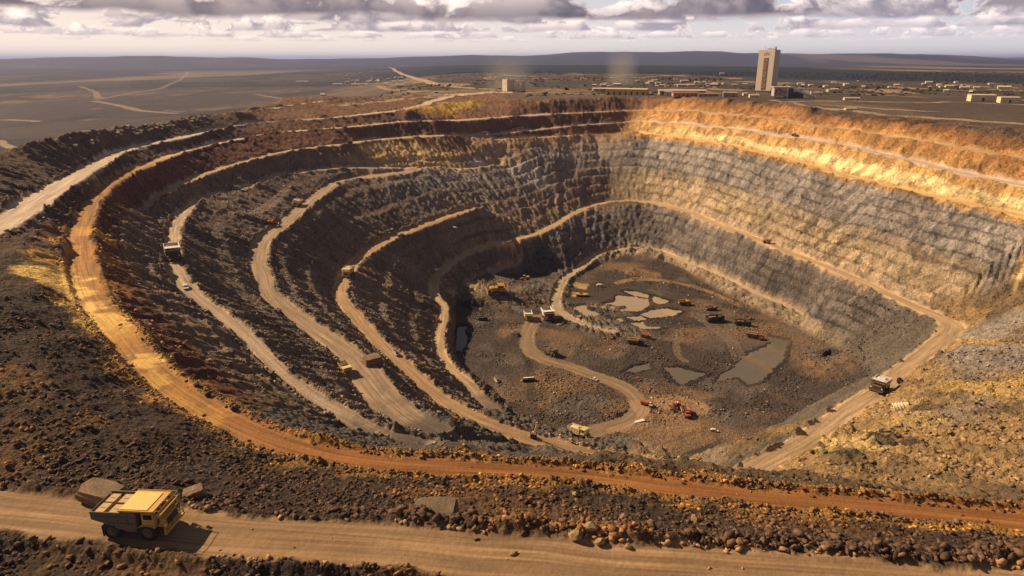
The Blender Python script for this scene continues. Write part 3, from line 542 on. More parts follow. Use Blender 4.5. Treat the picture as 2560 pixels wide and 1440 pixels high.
o_ = rubble('scrub', p, lsize(len(p), 2, 8, 2.5), np.array([.045, .04, .024]) * rng.uniform(.5, 1.6, (len(p), 1)), 'dark low scrub dotted over the plain', squash=.45, sink=.1)
# floor and slopes
p, c, f = scatter(110000, -60, 280, 330, 640, lambda x, y, f: ((f(LV) > 9.2) & (f(RD) > .4)) * np.clip(2.6 * vnoise(x / 26, y / 26, 303) * vnoise(x / 9, y / 9, 304) - .55 + .35 * (f(ang) < -22), 0, 1) * (f(Z) > ZF + .1))
rubble('rubble', p, lsize(len(p), .35, 1.7, 4.0), np.clip(varcol(c * .7 + .3 * np.array([.12, .1, .085]), .4, 1.6) * (1 + 2.2 * (rng.uniform(0, 1, (len(p), 1)) > .93)), .01, .6), 'scattered blasted rock on the pit floor')
p, c, f = scatter(110000, -260, 60, 190, 600, lambda x, y, f: f(slope) * (f(RD) > .3) * np.clip(np.exp(-((f(RD) - 2) / 2.2) ** 2) + .5 * vnoise(x / 16, y / 16, 305) - .12, 0, 1))
rubble('rubble', p, lsize(len(p), .4, 1.7, 3.5), varcol(c, .6, 2.2), 'loose rock on the western benches')
# ------------------------------------------------------------------ single boulders and slabs
def boulder(name, pos, size, col, label, group=None, rz=0, box=False, seed=0, tilt=(0, 0), cat='boulder'):
    r2 = np.random.default_rng(900 + seed); src = CUBE if box else I3; v = src[0].copy()
    if box: v[:, :2] *= (1 + .10 * fbm(v[:, :1] * .9 + seed, v[:, 1:2] * .9 + v[:, 2:3], 2, seed + 3)); v[:, :2] *= (1.0 - .10 * (v[:, 2:3] > .5)); v[:, 2] += .10 * fbm(v[:, 0] * 1.2 + seed, v[:, 1] * 1.2, 3, seed + 5)
    nz = fbm(v[:, 0] * 1.4 + v[:, 2] * 1.1 + seed * 3.1, v[:, 1] * 1.4 - v[:, 2] * .9 + seed, 3, seed); fac = np.zeros(len(v))
    for q in range(40):                                   # flat broken facets
        d = r2.normal(size=3); d /= np.linalg.norm(d); lim = r2.uniform(.5, .85) if not box else r2.uniform(1.25, 1.5)
        o = v @ d - lim; k = o > 0; v[k] -= (o[k, None] * d) * .92
    v *= (1 + (.10 if not box else .05) * nz)[:, None]; v = v * np.array(size) * .5
    me = bpy.data.meshes.new(name); me.from_pydata([tuple(q) for q in v], [], [tuple(int(w) for w in q) for q in src[1]])
    at = me.attributes.new('Col', 'FLOAT_COLOR', 'POINT'); cc = np.c_[np.clip(np.array(col) * (1 + .35 * nz[:, None]), .01, .9), np.ones(len(v))]; at.data.foreach_set('color', cc.astype(np.float32).ravel())
    me.materials.append(M_ROCK); o = bpy.data.objects.new(name, me); COL.objects.link(o); o.location = pos; o.rotation_euler = (tilt[0], tilt[1], rz)
    o['label'] = label; o['category'] = cat
    if group: o['group'] = group
    return o
def at_px(u, v): return hit(u, v)
for (u, v, sz, col, lb, kw) in [
    (258, 1236, (8.0, 4.2, 2.6), (.21,.14,.085), 'long flat topped rock slab behind the yellow haul truck', dict(box=True, rz=-.25, tilt=(.12, .05))),
    (488, 1240, (3.6, 2.6, 2.6), (.27,.18,.11), 'small pale rock slab sticking out of the rubble right of the haul truck', dict(box=True, rz=.5, tilt=(.2, -.1))),
    (1088, 1286, (7.4, 5.2, 2.6), (.21,.15,.10), 'broad grey flat rock slab set in the berm beside the foreground road', dict(box=True, rz=-.05, tilt=(.30, 0))),
    (930, 905, (8.5, 7, 4.6), (.22,.15,.09), 'squarish brown block standing at the edge of the middle ramp', dict(box=True, rz=.6)),
    (1439, 1240, (2.0, 1.9, 1.8), (.36,.24,.11), 'single rounded yellow boulder on the ochre shoulder', {}),
    (1736, 1305, (2.3, 2.2, 2.2), (.32,.21,.11), 'round brown boulder half in shade below the ochre road', {}),
    (1440, 1345, (3.2, 2.6, 2.6), (.34,.23,.11), 'largest ochre boulder at the foot of the rock heap', {}),
    (1478, 1325, (2.8, 2.3, 2.4), (.32,.22,.12), 'second big ochre boulder leaning on the largest one', {}),
    (1560, 1300, (2.2, 1.9, 1.9), (.22,.15,.09), 'dark boulder near the top of the rock heap', {}),
    (1500, 1360, (2.2, 2.0, 1.7), (.33,.22,.11), 'ochre boulder at the road edge below the heap', {}),
    (1570, 1370, (1.8, 1.5, 1.4), (.30,.20,.10), 'brown boulder lowest in the rock heap', {}),
    (1499, 716, (8, 5, 5.0), (.55,.44,.32), 'pale lone boulder on the pit floor behind the ponds', {}),
    (523, 905, (3.4, 2.2, 2.0), (.34,.22,.14), 'tan boulder on the dark bank above the pale haul road', {}),
    (130, 815, (3.4, 1.8, 1.6), (.22,.17,.13), 'grey brown boulder on the dark hillside far left', {}),
    (315, 985, (2.6, 1.9, 1.7), (.25,.16,.1), 'brown boulder on the rubble left of the ochre road', {}),
    (520, 990, (3, 2.4, 2.2), (.07,.055,.045), 'black boulder right of the ochre road, topmost of three', {}),
    (585, 1025, (2.8, 2.2, 2.0), (.07,.055,.045), 'black boulder right of the ochre road, lowest of three', {}),
    (492, 966, (2.6, 2.0, 1.8), (.075,.06,.05), 'black boulder right of the ochre road, leftmost of three', {}),
    (2205, 1080, (3.2, 2.6, 2.4), (.07,.055,.04), 'dark boulder low on the yellow scree slope', {}),
    (2440, 1010, (2.6, 1.6, 1.5), (.12,.085,.04), 'small dark rock high on the yellow scree slope', {}),
    (2030, 1132, (2.6, 2.2, 1.9), (.10,.08,.06), 'dark rock beside the lower end of the right hand ramp', {}),
    (2325, 1195, (1.8, 1.2, 1.8), (.5,.36,.18), 'pale upright stone at the foot of the scree slope', {}),
    (1450, 792, (6, 4, 2.0), (.34,.24,.14), 'low tan mound beside the brown pond', {}),
    (1398, 812, (7, 4, 1.6), (.32,.22,.15), 'low tan mound in front of the white trucks', {})]:
    q = at_px(u, v); boulder('boulder' if not kw.get('box') else 'rock_slab', (q[0], q[1], q[2] + sz[2] * (.10 if kw.get('box') else .22)), sz, col, lb, seed=int(u), cat='boulder' if not kw.get('box') else 'rock slab', **kw)
for u, v, r_, n_ in [(258,1240,5.4,260),(488,1242,2.8,90),(1088,1296,5.0,260),(930,908,6.5,60)]:
    q = at_px(u, v); a_ = rng.uniform(0, 6.28, n_); rr_ = r_ * rng.uniform(.55, 1.05, n_); x_ = q[0] + rr_ * np.cos(a_); y_ = q[1] + rr_ * .62 * np.sin(a_); f_, i_, j_ = zsamp(x_, y_); ok_ = f_(RD) > .2; x_, y_ = x_[ok_], y_[ok_]; f_, i_, j_ = zsamp(x_, y_)
    if len(x_): rubble('rubble', np.c_[x_, y_, f_(Z)], lsize(len(x_), .25, 1.2, 2.5), varcol(C[i_, j_], .7, 2.2), 'broken rock packed round the base of a slab')
bp, bc, f = scatter(7000, -20, 100, 78, 125, lambda x, y, f: np.clip(f(bigb) - .25, 0, 1) * (f(RD) > .2))
for q in range(min(90, len(bp))):
    s = 1.0 + 1.1 * rng.uniform() ** 2
    boulder('boulder', (bp[q,0], bp[q,1], bp[q,2] + .15 * s), (s * 1.2, s, s * .9), np.clip(bc[q] * np.array([1.75, 1.45, 1.15]) * rng.uniform(.6, 1.6), .03, .5), 'brown boulder among others in the rock heap along the foreground road', 'boulders in the rock heap along the foreground road', rz=rng.uniform(0, 6), seed=2000 + q, tilt=(rng.uniform(-.4, .4), rng.uniform(-.4, .4)))
# ------------------------------------------------------------------ water
def water(nt, b):
    geo = nd(nt, 'ShaderNodeNewGeometry'); n = nd(nt, 'ShaderNodeTexNoise', i_Scale=.12, i_Detail=4.0); lk(nt, geo.outputs['Position'], n.inputs['Vector'])
    mx = nd(nt, 'ShaderNodeMix', data_type='RGBA'); lk(nt, n.outputs['Fac'], mx.inputs['Factor']); mx.inputs[6].default_value = WC[0] + (1,); mx.inputs[7].default_value = WC[1] + (1,); lk(nt, mx.outputs[2], b.inputs['Base Color'])
    b.inputs['Roughness'].default_value = .03; b.inputs['IOR'].default_value = 1.33
    n2 = nd(nt, 'ShaderNodeTexNoise', i_Scale=.9, i_Detail=3.0); lk(nt, geo.outputs['Position'], n2.inputs['Vector']); bp_ = nd(nt, 'ShaderNodeBump', i_Strength=.06, i_Distance=.1); lk(nt, n2.outputs['Fac'], bp_.inputs['Height']); lk(nt, bp_.outputs[0], b.inputs['Normal'])
WC = [(.31, .235, .16), (.39, .30, .205)]; M_WATER = node_mat('muddy_water', water); WC = [(.115, .095, .075), (.15, .125, .10)]; M_LAKE = node_mat('dull_water', water)
for k_, (nm, pl, lb) in enumerate(PONDS):
    w = np.array([P(u, v, 190.0) for u, v in pl]); c = w.mean(0); dlt = (w - c)[:, :2]; ln = np.linalg.norm(dlt, axis=1, keepdims=True); w[:, :2] = c[:2] + dlt * (1 + 5.0 / np.maximum(ln, 3)); w[:, 2] = ZF - .0 - .002 * k_
    me = bpy.data.meshes.new(nm); me.from_pydata([tuple(q) for q in w], [], [tuple(range(len(w)))]); me.materials.append(M_LAKE if k_ >= 9 else M_WATER)
    bm = bmesh.new(); bm.from_mesh(me); bmesh.ops.triangulate(bm, faces=bm.faces); bmesh.ops.recalc_face_normals(bm, faces=bm.faces)
    for fc in bm.faces:
        if fc.normal.z < 0: fc.normal_flip()
    bm.to_mesh(me); bm.free(); o = bpy.data.objects.new(nm, me); COL.objects.link(o); struct(o, lb)
# ------------------------------------------------------------------ builders for made things
def paint(name, c, rough=.5, dirt=.45, metal=0., dust=(.30, .21, .13)):
    def f(nt, b):
        tc = nd(nt, 'ShaderNodeTexCoord'); n = nd(nt, 'ShaderNodeTexNoise', i_Scale=.9, i_Detail=6.0, i_Roughness=.7); lk(nt, tc.outputs['Object'], n.inputs['Vector'])
        n2 = nd(nt, 'ShaderNodeTexNoise', i_Scale=6.0, i_Detail=4.0); lk(nt, tc.outputs['Object'], n2.inputs['Vector'])
        r = nd(nt, 'ShaderNodeMapRange', i_From_Min=.35, i_From_Max=.72, i_To_Min=dirt * .15, i_To_Max=min(1, dirt * 1.5)); lk(nt, n.outputs['Fac'], r.inputs['Value'])
        r2 = nd(nt, 'ShaderNodeMapRange', i_From_Min=.3, i_From_Max=.7, i_To_Min=.82, i_To_Max=1.12); lk(nt, n2.outputs['Fac'], r2.inputs['Value'])
        mx = nd(nt, 'ShaderNodeMix', data_type='RGBA'); lk(nt, r.outputs[0], mx.inputs['Factor']); mx.inputs[6].default_value = c + (1,); mx.inputs[7].default_value = tuple(.35 * a + .65 * d * min(1.0, sum(c) / 1.2 + .3) for a, d in zip(c, dust)) + (1,)
        v = nd(nt, 'ShaderNodeVectorMath', operation='SCALE'); lk(nt, mx.outputs[2], v.inputs[0]); lk(nt, r2.outputs[0], v.inputs['Scale']); lk(nt, v.outputs[0], b.inputs['Base Color'])
        rr = nd(nt, 'ShaderNodeMapRange', i_To_Min=rough, i_To_Max=min(1, rough + .35)); lk(nt, r.outputs[0], rr.inputs['Value']); lk(nt, rr.outputs[0], b.inputs['Roughness']); b.inputs['Metallic'].default_value = metal
    return node_mat(name, f)
PM = dict(white=paint('white_paint', (.80,.77,.72)), cream=paint('cream_paint', (.78,.62,.34)), yellow=paint('yellow_paint', (.60,.33,.04)), orange=paint('orange_paint', (.60,.19,.04)), red=paint('red_paint', (.45,.08,.04)), brown=paint('dusty_steel', (.14,.10,.066), .7), dark=paint('dark_steel', (.05,.045,.042), .6, .3), black=paint('burnt_steel', (.028,.026,.025), .75, .2),
    rubber=paint('rubber', (.022,.02,.02), .85, .25), glass=paint('dark_glass', (.015,.018,.022), .08, .1), rim=paint('wheel_steel', (.13,.09,.05), .6), sunroof=paint('sun_yellow_panel', (.84,.52,.14), .55, .15), teal=paint('teal_paint', (.30,.42,.45)), rust=paint('rusty_steel', (.26,.12,.06), .8), lamp=paint('lamp_glass', (.85,.82,.75), .15, .1), tan=paint('tan_boards', (.50,.34,.14), .6, .5),
    concrete=paint('pale_concrete', (.66,.56,.45), .85, .25), concreted=paint('grey_concrete', (.40,.36,.31), .85, .3), ochrewall=paint('ochre_sheeting', (.62,.42,.14), .7, .3), creamwall=paint('cream_sheeting', (.72,.60,.36), .7, .2), greywall=paint('grey_sheeting', (.34,.32,.30), .7, .3), pinkwall=paint('pinkish_render', (.40,.26,.21), .8, .3), roofp=paint('pale_roofing', (.62,.50,.40), .6, .3), redroof=paint('red_roofing', (.36,.13,.08), .8, .3), navy=paint('dark_blue_sheeting', (.035,.05,.06), .6, .2), panel=paint('lettering_board', (.16,.10,.07), .6, .1), letter=paint('orange_letters', (.60,.26,.05), .6, .1), load=paint('hauled_ore', (.09,.065,.045), .95, .4))
class MB:
    def __init__(s): s.v = []; s.f = []
    def add(s, v, f): k = len(s.v); s.v += [tuple(q) for q in v]; s.f += [tuple(i + k for i in q) for q in f]; return s
    def box(s, x0, x1, y0, y1, z0, z1, tx=0, ty=0):
        return s.add([(x0,y0,z0),(x1,y0,z0),(x1,y1,z0),(x0,y1,z0),(x0+tx,y0+ty,z1),(x1-tx,y0+ty,z1),(x1-tx,y1-ty,z1),(x0+tx,y1-ty,z1)], [(3,2,1,0),(4,5,6,7),(0,1,5,4),(1,2,6,5),(2,3,7,6),(3,0,4,7)])
    def prism(s, pr, y0, y1):                     # profile in x, z pushed along y
        n = len(pr); return s.add([(x, y0, z) for x, z in pr] + [(x, y1, z) for x, z in pr], [tuple(range(n)), tuple(range(2*n-1, n-1, -1))] + [(i, i+n, (i+1) % n + n, (i+1) % n) for i in range(n)])
    def cyl(s, c, ax, r, h, n=16, r2=None):
        r2 = r if r2 is None else r2; a = Vector(ax).normalized(); u = a.orthogonal().normalized(); w = a.cross(u); c = Vector(c); v = []
        for k, rr in ((-.5, r), (.5, r2)):
            for i in range(n): t = 2*math.pi*i/n; v.append(c + a*h*k + (u*math.cos(t) + w*math.sin(t))*rr)
        return s.add(v, [tuple(range(n-1, -1, -1)), tuple(range(n, 2*n))] + [(i, (i+1) % n, (i+1) % n + n, i+n) for i in range(n)])
    def tube(s, a, b, r=.06, n=6): a = Vector(a); b = Vector(b); return s.cyl((a+b)/2, b-a, r, (b-a).length, n)
    def tyre(s, c, r, w, n=20):
        pr = [(-.5,.62),(-.5,.86),(-.34,1.0),(.34,1.0),(.5,.86),(.5,.62)]; v = []; f = []; m = len(pr)
        for i in range(n):
            t = 2*math.pi*i/n; lug = 1.0 if i % 2 else .965
            for y, q in pr: v.append((c[0] + r*q*math.cos(t)*(lug if q > .9 else 1), c[1] + y*w, c[2] + r*q*math.sin(t)*(lug if q > .9 else 1)))
        for i in range(n):
            for k in range(m): a = i*m+k; b_ = i*m+(k+1) % m; d = ((i+1) % n)*m+(k+1) % m; e = ((i+1) % n)*m+k; f.append((a, e, d, b_))
        return s.add(v, f)
    def build(s, name, mat, parent=None, bev=0):
        me = bpy.data.meshes.new(name); me.from_pydata(s.v, [], s.f); me.materials.append(PM[mat] if isinstance(mat, str) else mat)
        bm = bmesh.new(); bm.from_mesh(me); bmesh.ops.recalc_face_normals(bm, faces=bm.faces)
        if bev: bmesh.ops.bevel(bm, geom=[e for e in bm.edges if len(e.link_faces) == 2 and e.calc_face_angle(0) > .5], offset=bev, segments=2, affect='EDGES', clamp_overlap=True)
        bm.to_mesh(me); bm.free(); o = bpy.data.objects.new(name, me); COL.objects.link(o)
        if parent: o.parent = parent
        return o
def thing(name, label, cat, group=None):
    o = bpy.data.objects.new(name, None); COL.objects.link(o); o['label'] = label; o['category'] = cat; o.empty_display_size = .1
    if group: o['group'] = group
    return o
def place(o, u, v, hd, sc=1.0, L=3., Wd=2., sink=.05):
    q = hit(u, v); place_xy(o, q[0], q[1], hd, sc, L, Wd, sink)
def place_xy(o, x, y, hd, sc=1.0, L=3., Wd=2., sink=.05):
    h = math.radians(hd); fx, fy = math.cos(h), math.sin(h)
    zf, zb = zat(x+fx*L*sc, y+fy*L*sc), zat(x-fx*L*sc, y-fy*L*sc); zl, zr = zat(x-fy*Wd*sc, y+fx*Wd*sc), zat(x+fy*Wd*sc, y-fx*Wd*sc)
    X_ = Vector((fx*2*L*sc, fy*2*L*sc, np.clip(zf-zb, -.35*2*L*sc, .35*2*L*sc))).normalized(); Y_ = Vector((-fy*2*Wd*sc, fx*2*Wd*sc, np.clip(zl-zr, -.3*2*Wd*sc, .3*2*Wd*sc))).normalized(); Z_ = X_.cross(Y_).normalized(); Y_ = Z_.cross(X_)
    z = max((zf+zb)/2, (zl+zr)/2, zat(x, y)) - sink
    M_ = Matrix((X_, Y_, Z_)).transposed().to_4x4(); M_ = Matrix.Translation((x, y, z)) @ M_ @ Matrix.Scale(sc, 4); o.matrix_world = M_
def wheels(t, spots, r, w, rim='rim', n=20):
    for x, y in spots:
        o = MB().tyre((0,0,0), r, w, n).build('wheel', 'rubber', t); o.location = (x, y, r)
        s = 1 if y > 0 else -1
        MB().cyl((0,0,0), (0,1,0), r*.63, w*.7, 14).cyl((0,s*w*.3,0), (0,1,0), r*.3, w*.5, 10).build('rim', rim, o)
def haul_truck(label, canopy='white', body='brown', front='yellow', group=None, fine=False, load='load', name='haul_truck'):
    t = thing(name, label, 'haul truck', group); bv = .05 if fine else 0
    MB().box(-5.2,5.6,-1.1,1.1,1.3,2.1).box(-4.4,-2.2,-2.3,2.3,1.2,2.0).box(2.3,4.1,-2.3,2.3,1.2,2.0).build('chassis', 'dark', t, bv)
    # dump body: sloped floor, two sides, tail lip, front wall
    b = MB(); out = [(-6.3,3.9),(-6.3,5.2),(1.6,5.6),(1.6,2.6),(.9,2.0),(-1.6,2.1),(-4.2,3.2)]
    for s in (-1, 1): b.prism(out, s*3.0 if s < 0 else 2.82, s*2.82 if s < 0 else 3.0)
    b.prism([(-6.3,3.9),(-4.2,3.2),(-1.6,2.1),(.9,2.0),(.9,2.2),(-1.6,2.35),(-4.2,3.45),(-6.3,4.1)], -2.82, 2.82).box(1.4,1.6,-2.82,2.82,2.2,5.6)
    b.box(-6.45,-6.3,-2.6,2.6,4.3,5.2)
    for s in (-1, 1):
        b.box(-6.2,1.5,s*3.06-.06,s*3.06+.06,4.45,4.62).box(-4.0,1.5,s*3.06-.06,s*3.06+.06,3.3,3.45)
        for x in (-5.2,-3.4,-1.6,.2): b.box(x-.09,x+.09,s*3.05-.05,s*3.05+.05,2.9 if x > -4 else 3.9,5.3)
    db = b.build('dump_body', body, t, bv * .6)
    MB().box(-6.3,1.6,2.86,3.06,5.25,5.45).build('top_rail', body, db); MB().box(-6.3,1.6,-3.06,-2.86,5.25,5.45).build('top_rail', body, db)
    if load: MB().add([(-5.6,-2.7,4.5),(1.2,-2.7,4.5),(1.2,2.7,4.5),(-5.6,2.7,4.5),(-4,-1.2,5.3),(-.2,-1.1,5.7),(-.3,1.2,5.6),(-3.8,1.2,5.4)], [(0,1,5,4),(1,2,6,5),(2,3,7,6),(3,0,4,7),(4,5,6,7)]).build('ore_load', load, db)
    # canopy carried over the cab
    c0 = -1.3 if fine else 1.6; cn = MB().box(c0,4.9,-3.05,3.05,5.62,5.82).box(c0,4.9,-3.08,-2.9,5.82,5.97).box(c0,4.9,2.9,3.08,5.82,5.97).build('canopy', front if fine else canopy, t, bv)
    MB().box(c0+.2,3.7 if fine else 4.8,-2.6,2.3,5.83,5.93).build('canopy_panel', canopy, cn)
    # front end
    MB().box(4.95,6.0,-2.9,2.9,4.9,5.1).box(4.9,5.05,-2.9,2.9,3.6,4.9).build('front_deck', front, t, bv)
    MB().prism([(4.2,2.1),(6.2,2.1),(6.0,3.7),(4.2,4.3)], -1.9, 1.9).build('engine_hood', front, t, bv)
    g = MB().box(6.12,6.3,-1.5,1.5,2.2,3.5)
    for k in range(6): g.box(6.3,6.36,-1.45,1.45,2.3+k*.2,2.38+k*.2)
    g.build('grille', 'dark', t)
    c = MB().prism([(2.4,2.6),(4.6,2.6),(4.75,4.0),(4.6,5.3),(2.5,5.3)], -2.75, -.9).build('cab', front, t, bv); MB().prism([(2.4,2.6),(4.6,2.6),(4.6,4.2),(2.4,4.2)], 1.0, 2.7).build('side_deck', front, t, bv)
    w = MB().box(4.55,4.82,-2.55,-1.1,4.1,5.1)
    w.build('windscreen', 'glass', c); MB().box(2.9,4.4,-2.82,-2.7,4.15,5.05).build('side_window', 'glass', c)
    bp_ = MB().box(6.2,6.6,-2.9,2.9,1.35,1.75).box(6.25,6.5,-2.9,2.9,2.0,2.15)
    for y in (-2.8,-1.4,0,1.4,2.8): bp_.box(6.3,6.5,y-.07,y+.07,1.7,2.6)
    for k in range(4): bp_.box(6.5,6.56,-2.7,-1.7,1.5+.3*k,1.58+.3*k)
    bp_.tube((6.5,-2.8,2.6),(6.5,2.8,2.6),.06).build('bumper', front, t, bv * .5)
    rl = MB()
    for y in (-2.85,2.85): rl.tube((5.0,y,5.1),(5.0,y,6.0),.05).tube((5.95,y,5.1),(5.95,y,6.0),.05).tube((5.0,y,6.0),(5.95,y,6.0),.05)
    rl.tube((5.95,-2.85,6.0),(5.95,2.85,6.0),.05).build('handrail', front, t)
    for y in (-2.2,2.2): MB().box(6.1,6.32,y-.3,y+.3,2.55,2.95).build('headlight', 'lamp', t)
    for s in (-1,1): MB().prism([(1.8,2.65),(2.3,3.05),(4.1,3.05),(4.7,2.65),(4.7,2.5),(4.1,2.88),(2.3,2.88),(1.8,2.5)], s*2.1, s*3.0).build('fender', front, t)
    if fine:
        for y in (-2.95, 2.95): MB().tube((5.3,y,4.9),(5.9,y*1.12,4.6),.05).box(5.8,5.9,y*1.12-.3,y*1.12+.3,3.9,4.8).build('mirror', 'dark', t)
        for y in (-2.35, 2.35):
            ld_ = MB().tube((6.45,y-.35,1.4),(6.2,y-.35,4.9),.05).tube((6.45,y+.35,1.4),(6.2,y+.35,4.9),.05)
            for q in range(7): ld_.tube((6.43-.035*q,y-.35,1.7+.46*q),(6.43-.035*q,y+.35,1.7+.46*q),.035)
            ld_.build('ladder', 'yellow', t)
        MB().cyl((.2,-2.2,1.75),(1,0,0),.55,2.2,14).build('fuel_tank', 'brown', t); MB().tube((4.3,-1.2,4.2),(4.3,-1.2,5.4),.14).build('exhaust_pipe', 'dark', t)
        for s_ in (-1, 1): MB().box(-4.75,-4.65,s_*2.45-.55,s_*2.45+.55,.5,2.6).build('mud_flap', 'rubber', t)
        for y in (-2.6,-.9,.9,2.6): MB().box(4.86,4.98,y-.18,y+.18,5.35,5.55).build('work_light', 'lamp', t)
    wheels(t, [(3.2,-2.5),(3.2,2.5),(-3.2,-2.45),(-3.2,2.45)], 1.55, 1.2, 'rim', 24 if fine else 16)
    return t
def dump_truck(label, body='orange', cabc='orange', group=None, empty=True):
    t = thing('dump_truck', label, 'dump truck', group)
    MB().box(-4.8,4.8,-.9,.9,.95,1.5).build('chassis', 'dark', t)
    b = MB()
    for s in (-1, 1): b.add([(-4.9,s*1.3,1.7),(1.5,s*1.3,1.6),(1.7,s*1.85,3.6),(-5.1,s*1.85,3.3),(-4.9,s*1.18,1.7),(1.5,s*1.18,1.6),(1.7,s*1.7,3.6),(-5.1,s*1.7,3.3)], [(0,1,2,3),(7,6,5,4),(3,2,6,7),(0,3,7,4),(1,5,6,2),(0,4,5,1)])
    b.box(-4.9,1.5,-1.25,1.25,1.55,1.7).add([(1.4,-1.3,1.6),(1.4,1.3,1.6),(1.6,1.8,3.9),(1.6,-1.8,3.9),(1.6,-1.3,1.6),(1.6,1.3,1.6),(1.8,1.8,3.9),(1.8,-1.8,3.9)], [(0,1,2,3),(7,6,5,4),(0,4,5,1),(3,2,6,7),(1,5,6,2),(0,3,7,4)]).box(-5.05,-4.9,-1.4,1.4,1.7,2.6)
    for s in (-1,1):
        for x in (-4,-2.6,-1.2,.2): b.box(x-.08,x+.08,s*1.62-.2,s*1.62+.2,1.8,3.4)
    db = b.build('dump_body', body, t); [MB().tube((-5.1,s*1.8,3.35),(1.7,s*1.8,3.65),.11).build('top_rail', 'cream' if body in ('yellow', 'rust') else body, db) for s in (-1, 1)]
    if empty: MB().box(-4.7,1.3,-1.35,1.35,1.75,2.3,.0,-.2).build('ore_load', 'load', db)
    MB().prism([(2.2,1.5),(5.2,1.5),(5.2,2.3),(4.3,2.5),(2.2,2.6)], -1.3, 1.3).build('engine_hood', cabc, t)
    c = MB().prism([(2.0,1.7),(3.7,1.7),(3.6,3.5),(2.1,3.5)], -1.1, 1.1).build('cab', cabc, t); MB().box(3.58,3.76,-1.0,1.0,2.5,3.35).box(2.3,3.4,-1.16,1.16,2.6,3.3).build('window', 'glass', c)
    wheels(t, [(3.9,-1.35),(3.9,1.35),(-1.2,-1.35),(-1.2,1.35),(-3.4,-1.35),(-3.4,1.35)], .88, .7, 'rim', 14); return t
def small_truck(label, col='cream', kind='van', group=None, name=None):
    t = thing(name or ('van' if kind == 'van' else 'pickup' if kind == 'pickup' else 'car'), label, 'van' if kind == 'van' else 'pickup' if kind == 'pickup' else 'car', group)
    if kind == 'van': pr = [(-2.6,.5),(2.6,.5),(2.65,1.25),(2.2,1.45),(1.55,2.25),(-2.5,2.3),(-2.65,1.9)]
    elif kind == 'pickup': pr = [(-2.6,.5),(2.6,.5),(2.65,1.1),(1.5,1.25),(.9,1.95),(-.5,1.95),(-.7,1.2),(-2.65,1.2)]
    else: pr = [(-2.3,.45),(2.3,.45),(2.35,.95),(1.3,1.1),(.6,1.72),(-1.6,1.75),(-2.3,1.15)]
    MB().prism(pr, -1.0, 1.0).build('body', col, t, .06); zt = max(z for x, z in pr)
    w = MB(); xr = [x for x, z in pr if z > zt-.15]; x0, x1 = min(xr), max(xr); zb = zt-.75
    w.box(x0+.15,x1-.05,-1.03,1.03,zt-.62,zt-.15)
    w.add([(x1+.03,-.85,zt-.08),(x1+.03,.85,zt-.08),(x1+.6,.85,zt-.72),(x1+.6,-.85,zt-.72)], [(0,1,2,3)]).build('window', 'glass', t)
    if kind == 'pickup': MB().box(-2.5,-.75,-.85,.85,1.19,1.23).build('load_bed', 'dark', t)
    else: MB().box(x0+.3,x1-.3,-.75,.75,zt+.005,zt+.08).build('roof_rack', 'dark' if kind == 'van' else col, t)
    MB().box(2.6,2.75,-.95,.95,.45,.7).box(-2.75,-2.6,-.95,.95,.45,.7).build('bumper', 'dark', t)
    for y in (-.75,.75): MB().box(2.55 if kind != 'car' else 2.28,2.68 if kind != 'car' else 2.38,y-.15,y+.15,.8,.98).build('headlight', 'lamp', t)
    wheels(t, [(1.6,-.92),(1.6,.92),(-1.6,-.92),(-1.6,.92)], .42, .28, 'greywall', 12); return t
def tracks(t, x0, x1, y, h, w):
    m = MB()
    for s in (-1,1): m.prism([(x0+.35*h,0),(x1-.35*h,0),(x1,h*.45),(x1-.35*h,h),(x0+.35*h,h),(x0,h*.5)], s*y-w/2, s*y+w/2)
    for s in (-1,1): MB().prism([(x0+.35*h,0),(x1-.35*h,0),(x1,h*.45),(x1-.35*h,h),(x0+.35*h,h),(x0,h*.5)], s*y-w/2, s*y+w/2).build('track', 'rubber', t)
def bulldozer(label, group=None):
    t = thing('bulldozer', label, 'bulldozer', group); tracks(t, -3.2, 3.0, 1.55, 1.5, .8)
    MB().box(-3.2,2.6,-1.15,1.15,.8,2.0).prism([(.2,2.0),(3.2,2.0),(3.2,2.7),(.2,3.0)], -.95, .95).box(-3.3,-.6,-1.5,1.5,1.6,2.2).build('body', 'yellow', t, .05)
    c = MB().prism([(-2.3,2.2),(.1,2.2),(-.1,4.0),(-2.2,4.0)], -1.0, 1.0).build('cab', 'yellow', t, .04); MB().box(-.12,.1,-.85,.85,2.9,3.8).box(-1.9,-.3,-1.05,1.05,2.9,3.8).build('window', 'glass', c); MB().box(-2.5,.2,-1.2,1.2,4.0,4.18).build('roof', 'yellow', c)
    b = MB()
    for k in range(6):
        a0, a1 = -.55+.22*k, -.55+.22*(k+1); b.add([(5.2-math.cos(a0)*.9,-2.6,1.2+1.5*math.sin(a0)),(5.2-math.cos(a0)*.9,2.6,1.2+1.5*math.sin(a0)),(5.2-math.cos(a1)*.9,2.6,1.2+1.5*math.sin(a1)),(5.2-math.cos(a1)*.9,-2.6,1.2+1.5*math.sin(a1)),(5.0-math.cos(a0)*.9,-2.6,1.2+1.5*math.sin(a0)),(5.0-math.cos(a0)*.9,2.6,1.2+1.5*math.sin(a0)),(5.0-math.cos(a1)*.9,2.6,1.2+1.5*math.sin(a1)),(5.0-math.cos(a1)*.9,-2.6,1.2+1.5*math.sin(a1))], [(0,1,2,3),(7,6,5,4),(0,3,7,4),(1,5,6,2),(3,2,6,7),(0,4,5,1)])
    b.build('blade', 'rust', t)
    for s in (-1,1): MB().tube((-.4,s*2.05,.9),(4.2,s*2.05,.9),.16).build('push_arm', 'yellow', t)
    MB().tube((1.6,.5,2.9),(1.6,.5,4.0),.1).build('exhaust_pipe', 'dark', t); return t
